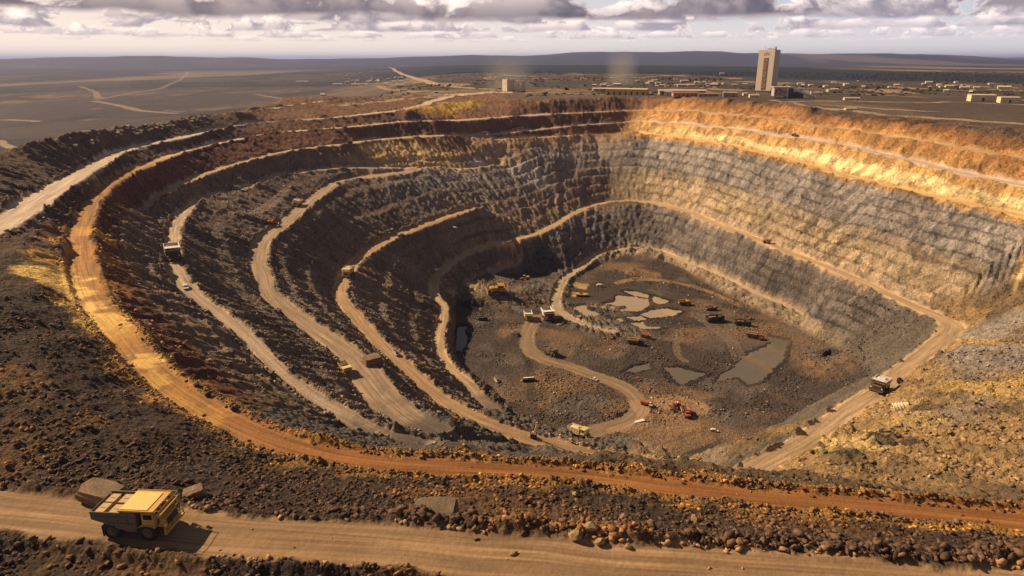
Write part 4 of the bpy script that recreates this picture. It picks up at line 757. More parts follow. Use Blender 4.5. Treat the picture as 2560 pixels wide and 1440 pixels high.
def loader(label, col='yellow', group=None):
    t = thing('wheel_loader', label, 'loader', group); MB().prism([(-3.6,1.1),(-.2,1.1),(-.2,2.4),(-3.6,2.3)], -1.1, 1.1).box(-.2,1.8,-.8,.8,1.0,1.8).build('body', col, t, .04)
    c = MB().prism([(-.9,1.9),(.7,1.9),(.5,3.5),(-.8,3.5)], -.8, .8).build('cab', col, t); MB().box(.45,.68,-.7,.7,2.4,3.3).box(-.6,.4,-.85,.85,2.4,3.3).build('window', 'glass', c)
    for s in (-1,1): MB().add([(1.0,s*.7-.12,1.9),(4.2,s*.7-.12,.8),(4.2,s*.7+.12,.8),(1.0,s*.7+.12,1.9),(1.0,s*.7-.12,2.3),(4.2,s*.7-.12,1.2),(4.2,s*.7+.12,1.2),(1.0,s*.7+.12,2.3)], [(0,1,2,3),(4,5,6,7),(0,1,5,4),(1,2,6,5),(2,3,7,6),(3,0,4,7)]).build('lift_arm', col, t)
    MB().prism([(4.1,.3),(5.6,.2),(5.5,.35),(4.4,.6),(4.3,1.5),(4.6,1.9),(4.4,2.0),(4.0,1.4)], -1.5, 1.5).build('bucket', 'dark', t)
    wheels(t, [(1.5,-1.25),(1.5,1.25),(-2.2,-1.25),(-2.2,1.25)], .85, .7, 'rim', 14); return t
def excavator(label, col='red', group=None):
    t = thing('excavator', label, 'excavator', group); tracks(t, -2.6, 2.6, 1.6, 1.2, .8)
    MB().cyl((0,0,1.35),(0,0,1),1.2,.4,16).build('turntable', 'dark', t)
    MB().box(-3.4,1.6,-1.7,1.7,1.55,3.0).box(-3.4,-2.0,-1.7,1.7,3.0,3.5).build('body', col, t, .06); MB().box(-1.8,.3,-1.2,.6,3.0,3.15).build('roof_plate', 'white', t)
    c = MB().prism([(.0,3.0),(2.2,1.7),(2.4,2.6),(2.0,4.0),(0,4.0)], .5, 1.7).build('cab', col, t); MB().box(2.0,2.4,.6,1.6,2.7,3.8).build('window', 'glass', c)
    b = MB(); 
    def beam(a, d, w, h): 
        a = Vector(a); d = Vector(d); n = (d-a).normalized(); u = Vector((-n.z,0,n.x)); y = Vector((0,w/2,0)); return MB().add([a-u*h-y,a-u*h+y,a+u*h+y,a+u*h-y,d-u*h*.7-y,d-u*h*.7+y,d+u*h*.7+y,d+u*h*.7-y], [(3,2,1,0),(4,5,6,7),(0,1,5,4),(1,2,6,5),(2,3,7,6),(3,0,4,7)])
    bm_ = beam((1.2,-.3,2.6),(3.4,-.3,5.4),.6,.4); q = beam((3.4,-.3,5.4),(6.2,-.3,4.6),.6,.35); bm_.add(q.v, q.f); bm_.build('boom', col, t); beam((6.0,-.3,5.0),(6.4,-.3,1.6),.5,.28).build('dipper_arm', col, t)
    MB().prism([(5.9,1.8),(6.7,1.7),(6.9,.7),(6.0,.1),(5.2,.3),(5.5,.5),(6.1,.6),(6.4,1.0)], -1.0, .4).build('bucket', 'dark', t)
    for s in (-1,1): MB().tube((-3.0,s*1.6,3.5),(-3.0,s*1.6,4.3),.08).tube((-1.9,s*1.6,3.5),(-1.9,s*1.6,4.3),.08).tube((-3.0,s*1.6,4.3),(-1.9,s*1.6,4.3),.08).build('handrail', 'cream', t)
    return t
def wreck(label, mat='black', name='wrecked_machine', seed=1):
    t = thing(name, label, 'wreck'); r = random.Random(seed)
    MB().box(-5.5,5.2,-1.2,1.2,.9,1.5).box(-5.2,-2.5,-1.9,1.9,1.0,1.9).box(2,4.8,-1.8,1.8,1.0,1.8).build('chassis', mat, t)
    b = MB()
    for s in (-1,1): b.prism([(-4.5,1.6),(2.4,1.5),(2.6,3.4),(1.2,3.1),(-1.5,3.6),(-4.8,2.9)], s*2.0-.08, s*2.0+.08)
    b.box(2.3,2.5,-1.9,1.9,1.5,3.3).build('broken_body', mat, t)
    MB().box(-3.6,.6,-1.5,1.5,2.5,2.75).build('loose_plate', 'rust', t)
    m = MB()
    for k in range(14):
        a = Vector((r.uniform(-5,5), r.uniform(-2,2), r.uniform(1.2,2.6))); m.tube(a, a + Vector((r.uniform(-2,2), r.uniform(-1,1), r.uniform(.2,1.8))), r.uniform(.06,.16))
    m.build('twisted_frame', mat, t)
    c = MB().prism([(2.8,1.6),(5.0,1.6),(5.0,2.8),(4.4,3.7),(2.9,3.6)], -1.5, 1.5).build('cab', mat, t); MB().box(4.6,5.05,-1.2,1.2,2.6,3.3).build('window_hole', 'dark', c)
    wheels(t, [(3.6,-1.9),(3.6,1.9),(-3.4,-1.9),(-3.4,1.9)], 1.0, .8, 'dark', 14); return t
# ------------------------------------------------------------------ the big yellow truck in front
ft = haul_truck('large yellow and brown haul truck with crates in its bed on the foreground road', 'sunroof', 'brown', 'yellow', fine=True, load=None)
ftp = hit(340, 1338); place_xy(ft, ftp[0], ftp[1] + 1.6, -4.5, .93, 3.2, 2.4, .02)
MW = ft.matrix_world.copy()
for x0, x1, y0, y1, z0, zt, lb in [(-5.7,-4.2,-2.5,-.1,4.0,5.15,'tan crate nearest the tail of the yellow haul truck, near side'),(-5.7,-4.2,.3,2.5,4.0,5.15,'tan crate at the tail of the yellow haul truck, far side'),(-3.4,-1.6,-2.6,-.2,3.3,5.0,'tan crate in front in the truck bed, near side'),(-3.4,-1.5,.3,2.6,3.3,5.1,'tan crate in front in the truck bed, far side')]:
    t = thing('crate', lb, 'crate', 'crates in the bed of the yellow haul truck'); t.matrix_world = MW @ Matrix.Translation(((x0+x1)/2, (y0+y1)/2, z0)); a, b_ = (x1-x0)/2, (y1-y0)/2
    MB().box(-a,a,-b_,b_,0,zt-z0-.12).build('crate_box', 'tan', t, .04); ld = MB().box(-a-.06,a+.06,-b_-.06,b_+.06,zt-z0-.11,zt-z0).build('lid', 'tan', t, .03)
    MB().box(-a*.55,a*.5,-b_*.12,b_*.02,zt-z0+.003,zt-z0+.03).build('strap', 'brown', ld)
# ------------------------------------------------------------------ vehicles in the pit
VEH = [
 (haul_truck, dict(label='white topped haul truck meeting the camera on the western haul road', canopy='white', body='white', front='brown'), 434, 645, -62, 1.15),
 (haul_truck, dict(label='white roofed haul truck on the second ramp near the top of its bend', canopy='white', body='cream', front='cream', load='cream'), 742, 514, -93, .85),
 (haul_truck, dict(label='cream haul truck at the upper bend of the brown ramp', canopy='cream', body='cream', front='cream', load='cream'), 871, 688, -92, 1.0),
 (haul_truck, dict(label='yellow bodied haul truck with a cream roof on the wide flat of the second ramp', canopy='cream', body='yellow', front='yellow'), 864, 930, -58, .66),
 (small_truck, dict(label='white van beside the brown ramp close to the squarish block', col='white', kind='van'), 989, 886, -50, .95),
 (small_truck, dict(label='white pickup pulled over on the western side of the lowest ramp', col='white', kind='pickup'), 1100, 907, -38, .95),
 (small_truck, dict(label='white four wheel drive where the lowest ramp turns south', col='white', kind='car'), 1091, 679, -118, .95),
 (dump_truck, dict(label='small orange dump truck parked left of the lowest ramp', body='orange', cabc='orange'), 1092, 803, -85, .5),
 (small_truck, dict(label='pale teal minibus on the verge of the upper haul road', col='teal', kind='van'), 592, 474, 160, 1.3),
 (loader, dict(label='orange loader on the verge beside the second ramp', col='orange'), 681, 559, 25, .9),
 (dump_truck, dict(label='dark small dump truck standing on the slope above the second ramp', body='brown', cabc='cream'), 731, 472, 170, .55),
 (dump_truck, dict(label='brown dump truck parked on the second ramp shoulder, left of a pair', body='brown', cabc='brown'), 847, 461, 150, .5),
 (dump_truck, dict(label='brown dump truck parked on the second ramp shoulder, right of a pair', body='brown', cabc='brown'), 903, 451, 160, .5),
 (dump_truck, dict(label='small brown dump truck on the straight upper haul road', body='rust', cabc='brown'), 1049, 421, 178, .42),
 (haul_truck, dict(label='small grey brown haul truck climbing the upper brown ramp', canopy='cream', body='brown', front='brown'), 1001, 592, -150, .45),
 (small_truck, dict(label='pale car parked on a bench below the tan rock face', col='white', kind='car'), 1136, 571, 170, 1.0),
 (dump_truck, dict(label='dark dump truck on the tan bench road', body='brown', cabc='brown'), 874, 358, 170, .55),
 (dump_truck, dict(label='cream dump truck of a pair on the junction bench below the rim', body='cream', cabc='cream'), 1212, 334, 178, .62),
 (dump_truck, dict(label='brown dump truck of a pair on the junction bench below the rim', body='brown', cabc='brown'), 1231, 332, 176, .55),
 (loader, dict(label='dark loader on the greyish haul road of the sunlit wall', col='brown'), 1988, 341, 100, .9),
 (haul_truck, dict(label='yellow haul truck on the ramp below the sunlit grey benches', canopy='yellow', body='yellow', front='yellow'), 1917, 608, 160, .56),
 (haul_truck, dict(label='white haul truck descending the right hand ramp alone', canopy='white', body='white', front='brown', load='white'), 2197, 976, -132, 1.0),
 (bulldozer, dict(label='big yellow bulldozer with a rusty blade on the western pit floor mound'), 1242, 733, 195, 2.05),
 (loader, dict(label='small yellow loader on the dark spoil behind the bulldozer', col='yellow'), 1312, 701, 175, 1.25),
 (haul_truck, dict(label='narrow white and yellow haul truck, left of two at the floor crossing', canopy='white', body='white', front='yellow'), 1320, 797, -85, .98),
 (haul_truck, dict(label='wide white haul truck, right of two at the floor crossing', canopy='white', body='white', front='rust'), 1370, 796, -80, 1.3),
 (dump_truck, dict(label='yellow dump truck behind the ponds', body='yellow', cabc='yellow'), 1711, 761, 5, 1.0),
 (dump_truck, dict(label='yellow rimmed black dump truck on the open floor', body='yellow', cabc='dark'), 1589, 861, -22, 1.15),
 (dump_truck, dict(label='orange dump truck just behind the yellow rimmed one', body='orange', cabc='orange'), 1616, 845, -35, .85),
 (haul_truck, dict(label='dust covered brown haul truck beside the rubble track', canopy='brown', body='brown', front='brown'), 1377, 887, -50, .85),
 (dump_truck, dict(label='long dark red dump truck with pale rails at the lake shore', body='rust', cabc='red'), 1887, 846, -38, 1.12),
 (small_truck, dict(label='beige van alone on the dark western floor', col='cream', kind='van'), 1242, 954, -65, .95),
 (small_truck, dict(label='white pickup on the brown floor track', col='white', kind='pickup'), 1485, 950, -40, .95),
 (small_truck, dict(label='brownish red pickup in the rubble near the dull puddle', col='red', kind='pickup'), 1592, 950, -40, .95),
 (dump_truck, dict(label='orange dump truck with white rails left of the red excavator', body='orange', cabc='white'), 1617, 1014, -42, .78),
 (excavator, dict(label='red excavator with lowered bucket on the tan clearing', col='red'), 1692, 1018, -110, 1.0),
 (dump_truck, dict(label='red dump truck with a pale ramp plate, right of the excavator', body='red', cabc='red'), 1714, 1036, -88, 1.0),
 (haul_truck, dict(label='cream haul truck at the near edge of the pit floor', canopy='cream', body='cream', front='cream', load='cream'), 1445, 1090, -35, .9),
 (loader, dict(label='little yellow loader on the verge of the brown ramp', col='yellow'), 1135, 1046, 150, .45),
 (small_truck, dict(label='small white car on the western haul road below the white haul truck', col='white', kind='car'), 465, 721, -58, 1.0),
 (small_truck, dict(label='pinkish white car alone in the dark south east floor', col='white', kind='car'), 1786, 1079, -20, .9),
 (loader, dict(label='small rusty loader left of the yellow rimmed dump truck', col='rust'), 1531, 847, 60, .7),
 (loader, dict(label='small orange brown loader behind the wrecks by the toe of the wall', col='rust'), 1876, 799, 20, .6),
 (wreck, dict(label='brown wrecked truck furthest from the lake among the wrecks', mat='brown', seed=2), 1778, 775, 5, .85),
 (wreck, dict(label='burnt black wrecked machine in the middle of the wrecks', mat='black', seed=3), 1787, 803, 8, 1.35),
 (wreck, dict(label='long dark wrecked machine next to the lake side dump truck', mat='dark', seed=4), 1856, 813, -18, 1.15),
 (wreck, dict(label='low black wreck between the western puddles', mat='black', seed=5), 1207, 800, -5, .72),
]
for fn, kw, u, v, hd, sc in VEH:
    o = fn(**kw); place(o, u, v, hd, sc, 2.4, 1.2, .05)
def simple(name, label, cat, parts, u, v, hd=0, sc=1., sink=.1, group=None):
    t = thing(name, label, cat, group)
    for nm, mb, mt in parts: mb.build(nm, mt, t)
    place(t, u, v, hd, sc, 1.5, 1.0, sink); return t
hull = MB().add([(-6,0,1.2),(-4,-2,1.0),(3,-2.2,1.0),(6.5,0,1.4),(3,2.2,1.0),(-4,2,1.0),(-6.6,0,2.3),(-4.2,-2.5,2.1),(3.2,-2.7,2.1),(7.2,0,2.4),(3.2,2.7,2.1),(-4.2,2.5,2.1)], [(5,4,3,2,1,0),(6,7,8,9,10,11)] + [(i, (i+1) % 6, (i+1) % 6+6, i+6) for i in range(6)])
ht = thing('flat_loading_machine', 'low flat yellow machine with a pointed deck on the tan ground by the floor road', 'machine'); hull.build('deck', 'yellow', ht); tracks(ht, -3.4, 3.4, 1.5, 1.1, .7)
MB().prism([(-1.4,2.2),(1.2,2.2),(.7,3.1),(-1.0,3.1)], -.9, .9).build('cab', 'dark', ht); MB().tube((-6,0,1.9),(-9,0,3.2),.18).build('boom', 'dark', ht); place(ht, 1452, 740, -4, 1.0, 2, 1, .05)
simple('drill_rig', 'pale drill rig with a tall thin mast beside the brown ramp', 'drill rig', [('base', MB().box(-1.6,1.6,-1.1,1.1,.2,1.5).box(-1.9,-.2,-.9,.9,1.5,2.2), 'dark'), ('mast', MB().tube((-.5,.35,1),(.1,.1,8.6),.14).tube((.7,.35,1),(.2,.1,8.6),.14).tube((-.5,-.35,1),(.1,-.1,8.6),.14).tube((-.3,.3,2.5),(.5,-.3,3.5),.06).tube((.5,-.3,3.5),(-.1,.3,5),.06).tube((-.1,.3,5),(.4,-.2,6.5),.06).box(-.3,.6,-.35,.35,8.3,9.0), 'cream'), ('brace', MB().tube((-2.6,.0,.1),(-.4,0,4.0),.12).tube((2.0,0,.1),(.5,0,4.0),.12), 'cream')], 1333, 1094, 0, .95)
skip = MB(); n = 9
for k in range(n):
    a0, a1 = math.pi*k/n, math.pi*(k+1)/n
    skip.add([(-2.6,2*math.cos(a0),2*math.sin(a0)),(2.6,1.7*math.cos(a0),1.7*math.sin(a0)),(2.6,1.7*math.cos(a1),1.7*math.sin(a1)),(-2.6,2*math.cos(a1),2*math.sin(a1)),(-2.6,1.85*math.cos(a0),1.85*math.sin(a0)),(2.6,1.55*math.cos(a0),1.55*math.sin(a0)),(2.6,1.55*math.cos(a1),1.55*math.sin(a1)),(-2.6,1.85*math.cos(a1),1.85*math.sin(a1))], [(0,1,2,3),(7,6,5,4),(0,3,7,4),(1,5,6,2)])
rib = MB()
for x in (-2.4,-1.4,-.4,.6):
    for k in range(n): a0, a1 = math.pi*k/n, math.pi*(k+1)/n; rib.tube((x,2.05*math.cos(a0),2.05*math.sin(a0)),(x,2.05*math.cos(a1),2.05*math.sin(a1)),.14,5)
simple('overturned_skip', 'ribbed cream skip lying overturned on the yellow scree slope', 'skip', [('shell', skip, 'cream'), ('rib', rib, 'white'), ('hitch', MB().tube((2.5,-.8,.6),(4.6,-.3,.3),.12).tube((2.5,.8,.6),(4.6,.3,.3),.12).box(2.4,3.2,-1.2,1.2,.1,1.5), 'dark')], 2253, 1018, -15, 1.05, .2)
simple('old_tyre', 'huge black tyre dumped beside the right hand ramp', 'tyre', [('tread', MB().tyre((0,0,1.3), 1.5, 1.1, 24), 'rubber')], 2250, 957, 40, 1.0, .25)
simple('overturned_tank', 'long dark tank with a pale top lying on the western floor', 'tank', [('drum', MB().cyl((0,0,1.3),(1,0,0),1.25,7.5,18), 'dark'), ('top_strip', MB().box(-3.4,3.4,-.55,.55,2.45,2.62), 'white'), ('drawbar', MB().tube((3.6,0,1.2),(6.0,-.6,.2),.14).tube((-3.6,0,1.4),(-5.2,.8,.5),.16), 'cream')], 1322, 953, 4, 1.0, .1)
simple('white_sheet', 'bright white sheet lying flat by the floor track', 'sheet', [('plate', MB().add([(-3.6,-.9,.3),(3.4,-1.4,.42),(3.8,1.3,.42),(-2.0,1.0,.3),(-3.6,-.9,.18),(3.4,-1.4,.3),(3.8,1.3,.3),(-2.0,1.0,.18)], [(0,1,2,3),(7,6,5,4),(0,4,5,1),(1,5,6,2),(2,6,7,3),(3,7,4,0)]), 'white')], 1597, 1054, 25, 1.0, .0)
simple('ramp_plate', 'pale narrow plate leaning beside the red dump truck', 'plate', [('plate', MB().add([(-2.6,-.25,.2),(2.6,-.25,2.6),(2.6,.25,2.6),(-2.6,.25,.2),(-2.6,-.25,0),(2.6,-.25,2.4),(2.6,.25,2.4),(-2.6,.25,0)], [(0,1,2,3),(7,6,5,4),(0,4,5,1),(1,5,6,2),(2,6,7,3),(3,7,4,0)]), 'cream')], 1704, 1031, 95, 1.1, .0)
simple('scrap_heap', 'tangled scrap heap in front of the red excavator', 'scrap heap', [('scrap', (lambda m: [m.tube((random.uniform(-2,2), random.uniform(-1.5,1.5), random.uniform(.1,1.2)), (random.uniform(-2.4,2.4), random.uniform(-1.8,1.8), random.uniform(.1,1.6)), random.uniform(.08,.22), 5) for _ in range(34)] and m)(MB()), 'rust')], 1684, 1022, 0, 1.2, .1)
# ------------------------------------------------------------------ buildings on the rim and plain
def fit(u0, u1, vb, vt):                     # real width and height of something standing at a surveyed spot
    q = hit((u0+u1)/2, vb); t = q[1] * CP + (CAMZ - q[2]) * SP; return q, abs(u1-u0)/F*t, (vb-vt)/F*t*1.02
q, w, h = fit(1888, 1938, 233, 131)
hf = thing('headframe_tower', 'tall pale concrete headframe tower with an orange lettered strip', 'tower'); hf.location = (q[0], q[1], q[2]-1); hf.rotation_euler = (0, 0, math.radians(-45)); s = w * .83; hh = h
MB().box(-s/2,s/2,-s*.36,s*.36,4.5,hh).build('shaft', 'concrete', hf, .3)
MB().box(-s*.44,s*.44,-s*.30,s*.30,0,4.5).build('base', 'concreted', hf)
pn = MB().box(-s*.14,s*.14,-s*.36-.35,-s*.36-.002,hh*.10,hh*.82).build('lettered_strip', 'panel', hf)
lt = MB(); r = random.Random(5)
LETS = ['M','A','I','N','A','Z','A','M']
for k in range(8):
    z0 = hh*.12 + k*hh*.0865; a = s*.10; y0, y1 = -s*.36-.6, -s*.36-.352; zz = hh*.066
    for _ in range(5):
        x = r.uniform(-a, a*.5); z = z0 + r.uniform(0, zz*.7); hz_ = r.random() < .5; lt.box(x, min(a, x + (a*1.1 if hz_ else a*.28)), y0 - .004*_, y1, z, z + (zz*.14 if hz_ else zz*.5))
lt.build('lettering', 'letter', pn)
e = MB()
for k in range(5): e.box(-s*.17+k*s*.07,-s*.17+k*s*.07+s*.04,-s*.36-.2,-s*.36-.002,hh*(.87+.02*(k % 2)),hh*(.93+.015*(k % 3)))
e.build('emblem', 'concreted', hf)
MB().box(-s*.12,s*.08,-2,2,hh+.002,hh+2.2).box(s*.1,s*.36,-3,3,hh+.002,hh+1.5).box(s*.3,s*.38,-1,1,hh+1.5,hh+4.5).build('roof_plant', 'concreted', hf)
MB().tube((-s*.3,0,hh),(-s*.3,0,hh+5),.15).tube((s*.2,0,hh+1),(s*.2,0,hh+7),.15).build('aerial', 'dark', hf)
q, w, h = fit(1928, 1990, 244, 218)
hb = thing('winding_house', 'grey stone faced winding house with dark blue wall at the tower foot', 'building'); hb.location = (q[0]+1, q[1]-4, q[2]-1); hb.rotation_euler = (0, 0, math.radians(-8))
MB().box(-w*.52,-w*.02,-8,8,3,h).build('stone_wall', 'concreted', hb, .15); MB().box(-w*.02,w*.20,-10,8,0,h*.96).build('dark_wall', 'navy', hb, .15); MB().box(w*.20+.01,w*.62,-6,8,0,h*.62).build('annex', 'navy', hb, .15)
MB().box(-w*.56,w*.16,-8.5,8.5,h+.002,h+1.1).box(-w*.06,w*.0,-10.4,-10.02,0,h*.98).build('roof', 'roofp', hb)
wn = MB(); r = random.Random(8)
for k in range(26): x = r.uniform(-w*.49,-w*.06); z = r.uniform(4,h*.9); wn.box(x,x+r.uniform(.5,1.6),-8.15-.003*k,-8.0,z,z+r.uniform(.6,1.6))
wn.build('window', 'dark', hb)
q2 = hit(2024, 246); cvl = thing('conveyor_gantry', 'pale steel conveyor gantry sloping down beside the tower', 'conveyor'); cvl.location = (q[0]+w*.3, q[1]-12, q[2]-1); L_ = (q2[0]-q[0])*1.0
MB().tube((0,0,h*.82),(L_*.95,0,1.5),1.5,8).build('conveyor', 'white', cvl); MB().box(-w*.35,L_*.78,-1.2,1.2,h*.84,h*.97).build('top_beam', 'white', cvl); MB().tube((L_*.76,0,h*.9),(L_*.68,0,0),1.3).build('leg', 'white', cvl)
tr = MB()
for k in range(5): tr.tube((L_*(.14+.11*k),0,h*.86),(L_*(.2+.11*k),0,h*(.70-.1*k)),.28)
tr.build('truss', 'concreted', cvl)
def silo(u0, u1, vb, vt, lb, m, rz):
    q, w, h = fit(u0, u1, vb, vt); t = thing('silo', lb, 'silo', 'pair of square silos on the plateau'); t.location = (q[0], q[1]+w/2, q[2]-.8); t.rotation_euler = (0, 0, math.radians(rz)); a = w*.5*.80
    MB().box(-a,a,-a,a,0,h).build('wall', m, t, .2); MB().box(-a-.3,a+.3,-a-.3,a+.3,h+.002,h+.7).build('roof', 'roofp', t)
    MB().box(a*.2,a*.34,-a-.1,-a-.002,h*.55,h*.85).box(a*.2,a*.34,-a-.12,-a-.004,h*.0,h*.12).build('hatch', 'dark', t); MB().box(-a*.2,a*.25,-a*.3,a*.3,h+.7,h+2.0).build('roof_vent', 'concreted', t)
silo(1257, 1284, 229, 200, 'pale square silo, left and taller of the pair on the plateau', 'concrete', -56); silo(1287, 1313, 229, 204, 'grey square silo, right and shaded one of the pair', 'concrete', -30)
def shed(u0, u1, vb, vt, lb, wall='creamwall', roof='roofp', rz=0, dp=.5, name='shed', cat='shed', doors=1, group=None, pitch=.25):
    q, w, h = fit(u0, u1, vb, vt); t = thing(name, lb, cat, group); d = w*dp; t.location = (q[0], q[1]+d*.5, q[2]-h*.10); t.rotation_euler = (0, 0, math.radians(rz)); h = h*1.12; ww = w*.5/(abs(math.cos(math.radians(rz)))+dp*abs(math.sin(math.radians(rz))))
    hw = h*(1-pitch); MB().box(-ww,ww,-d/2,d/2,0,hw).build('wall', wall, t)
    MB().add([(-ww*1.04,-d*.54,hw+.01),(ww*1.04,-d*.54,hw+.01),(ww*1.04,d*.54,hw+.01),(-ww*1.04,d*.54,hw+.01),(-ww*1.04,0,h),(ww*1.04,0,h)], [(0,1,5,4),(2,3,4,5),(0,4,3),(1,2,5),(3,2,1,0)]).build('roof', roof, t)
    for k in range(doors):
        x = -ww + 2*ww*(k+.5)/max(1, doors); MB().box(x-ww*.10/max(1,doors)**.5,x+ww*.10/max(1,doors)**.5,-d/2-.12,-d/2-.002,hw*.1,hw*.62).build('window' if doors > 1 else 'door', 'dark', t)
    return t
shed(1517, 1624, 238, 222, 'long ochre yellow works building on the rim left of the tower', 'ochrewall', 'roofp', -24, .3, 'works_building', 'building', 7, pitch=.12)
shed(1483, 1519, 229, 220, 'small grey white shed left of the ochre works building', 'greywall', 'roofp', 0, .4, doors=2)
shed(1661, 1682, 240, 229, 'white cube shaped hut in front of the pinkish factory', 'creamwall', 'roofp', -12, .7, 'hut', 'hut', 1, pitch=.06)
shed(1650, 1765, 236, 225, 'low pinkish factory block behind the white hut', 'pinkwall', 'roofp', -3, .25, 'factory', 'factory', 9, pitch=.2)
shed(1683, 1745, 240, 230, 'second pinkish workshop right of the white hut', 'pinkwall', 'redroof', 0, .3, 'workshop', 'workshop', 6)
shed(1746, 1795, 241, 233, 'low reddish workshop nearest the grey warehouse', 'pinkwall', 'redroof', 0, .4, 'workshop', 'workshop', 4)
shed(1809, 1846, 243, 231, 'grey flat warehouse between the workshops and the tower', 'greywall', 'roofp', -14, .6, 'warehouse', 'warehouse', 2, pitch=.08)
shed(1858, 1870, 239, 232, 'tiny cream hut right of the grey warehouse', 'creamwall', 'roofp', 0, .7, 'hut', 'hut', 1)
shed(1874, 1898, 244, 236, 'low white shed at the foot of the tower', 'creamwall', 'roofp', 0, .4, doors=2)
shed(2112, 2150, 250, 244, 'long low white shed right of the conveyor', 'creamwall', 'roofp', -4, .3, doors=3)
shed(2115, 2142, 275, 270, 'flat yellowish shed on the dark ground below the long white shed', 'ochrewall', 'roofp', 0, .5)
shed(2432, 2492, 254, 237, 'cream shed on the eastern plain, left of three', 'creamwall', 'roofp', -16, .55, pitch=.1); shed(2505, 2552, 258, 243, 'cream shed on the eastern plain, middle of three', 'creamwall', 'roofp', -16, .6, pitch=.1); shed(2546, 2580, 258, 251, 'low cream shed on the eastern plain, farthest right of three', 'creamwall', 'roofp', -10, .5, pitch=.1)
shed(801, 813, 240, 233, 'small white steep roofed hut alone on the western plateau', 'creamwall', 'roofp', 0, .8, 'hut', 'hut', 1, pitch=.5)
shed(740, 770, 206, 202.5, 'bright white long shed far off on the green flats', 'creamwall', 'roofp', 0, .3); shed(832, 856, 213, 209, 'white shed far off, left of two by the green field', 'creamwall', 'roofp', 0, .4); shed(878, 905, 214, 209.5, 'white shed far off, right of two by the green field', 'creamwall', 'roofp', 0, .4)
shed(1800, 1812, 186, 182, 'pinkish block far behind the workshops', 'pinkwall', 'roofp', 0, .5, 'apartment_block', 'building', 3)
# the little places on the plain
def dup(root, name=None):
    r_ = root.copy(); COL.objects.link(r_)
    for ch in root.children:
        c = ch.copy(); COL.objects.link(c); c.parent = r_
        for g in ch.children: d = g.copy(); COL.objects.link(d); d.parent = c
    return r_
def hut0(wall, roof, lb, grp):
    t = thing('house', lb, 'house', grp); MB().box(-4,4,-3,3,0,3.2).build('wall', wall, t); MB().add([(-4.3,-3.4,3.2),(4.3,-3.4,3.2),(4.3,3.4,3.2),(-4.3,3.4,3.2),(-4.3,0,5),(4.3,0,5)], [(0,1,5,4),(2,3,4,5),(0,4,3),(1,2,5),(3,2,1,0)]).build('roof', roof, t); return t
GRP = [((860, 1020, 188, 222), 60, 'tiny house in the far village left of the winding road', 'houses of the village left of the winding road', ('greywall','roofp')),
       ((800, 880, 183, 200), 26, 'tiny red roofed house in the farthest hamlet', 'houses of the farthest hamlet', ('pinkwall','redroof')),
       ((1480, 1880, 196, 226), 38, 'tiny house among the settlement behind the works', 'houses behind the works', ('pinkwall','roofp')),
       ((1950, 2560, 200, 236), 34, 'tiny house on the scrub plain right of the tower', 'houses right of the tower', ('creamwall','roofp')),
       ((150, 440, 300, 350), 0, '', '', ('creamwall','roofp'))]
for (a, b, c, d), n, lb, g, (wl_, rf_) in GRP:
    if not n: continue
    base = hut0(wl_, rf_, lb, g)
    for k_ in range(n):
        o = base if k_ == 0 else dup(base); q = hit(rng.uniform(a, b), rng.triangular(c, (c+d)/2, d)); o.location = (q[0], q[1], q[2] - .3); o.rotation_euler = (0, 0, rng.uniform(-.5, .5)); sc = rng.uniform(.35, 1.15); o.scale = (sc * rng.uniform(.8, 2.2), sc, sc)
# pale blocks and huts strewn along the western rim
base = hut0('creamwall', 'roofp', 'small pale hut among the huts strewn along the western rim', 'huts strewn along the western rim'); base.name = 'hut'; base['category'] = 'hut'
k_ = 0
while k_ < 62:
    u = rng.uniform(175, 520); f_ = rng.uniform(.02, .98) ** 1.3; vtop = np.interp(u, [134, 201, 302, 403, 504], [345, 328, 315, 305, 288]); vb = np.interp(u, [134, 235, 336, 437, 537], [380, 362, 338, 320, 306]); v = vtop + 3 + f_ * (vb - vtop - 4)
    o = base if k_ == 0 else dup(base); q = hit(u, v); o.location = (q[0], q[1], q[2] - .2); o.rotation_euler = (0, 0, rng.uniform(.2, 1.2)); sc = rng.uniform(.10, .30); o.scale = (sc * rng.uniform(.8, 1.7), sc, sc); k_ += 1
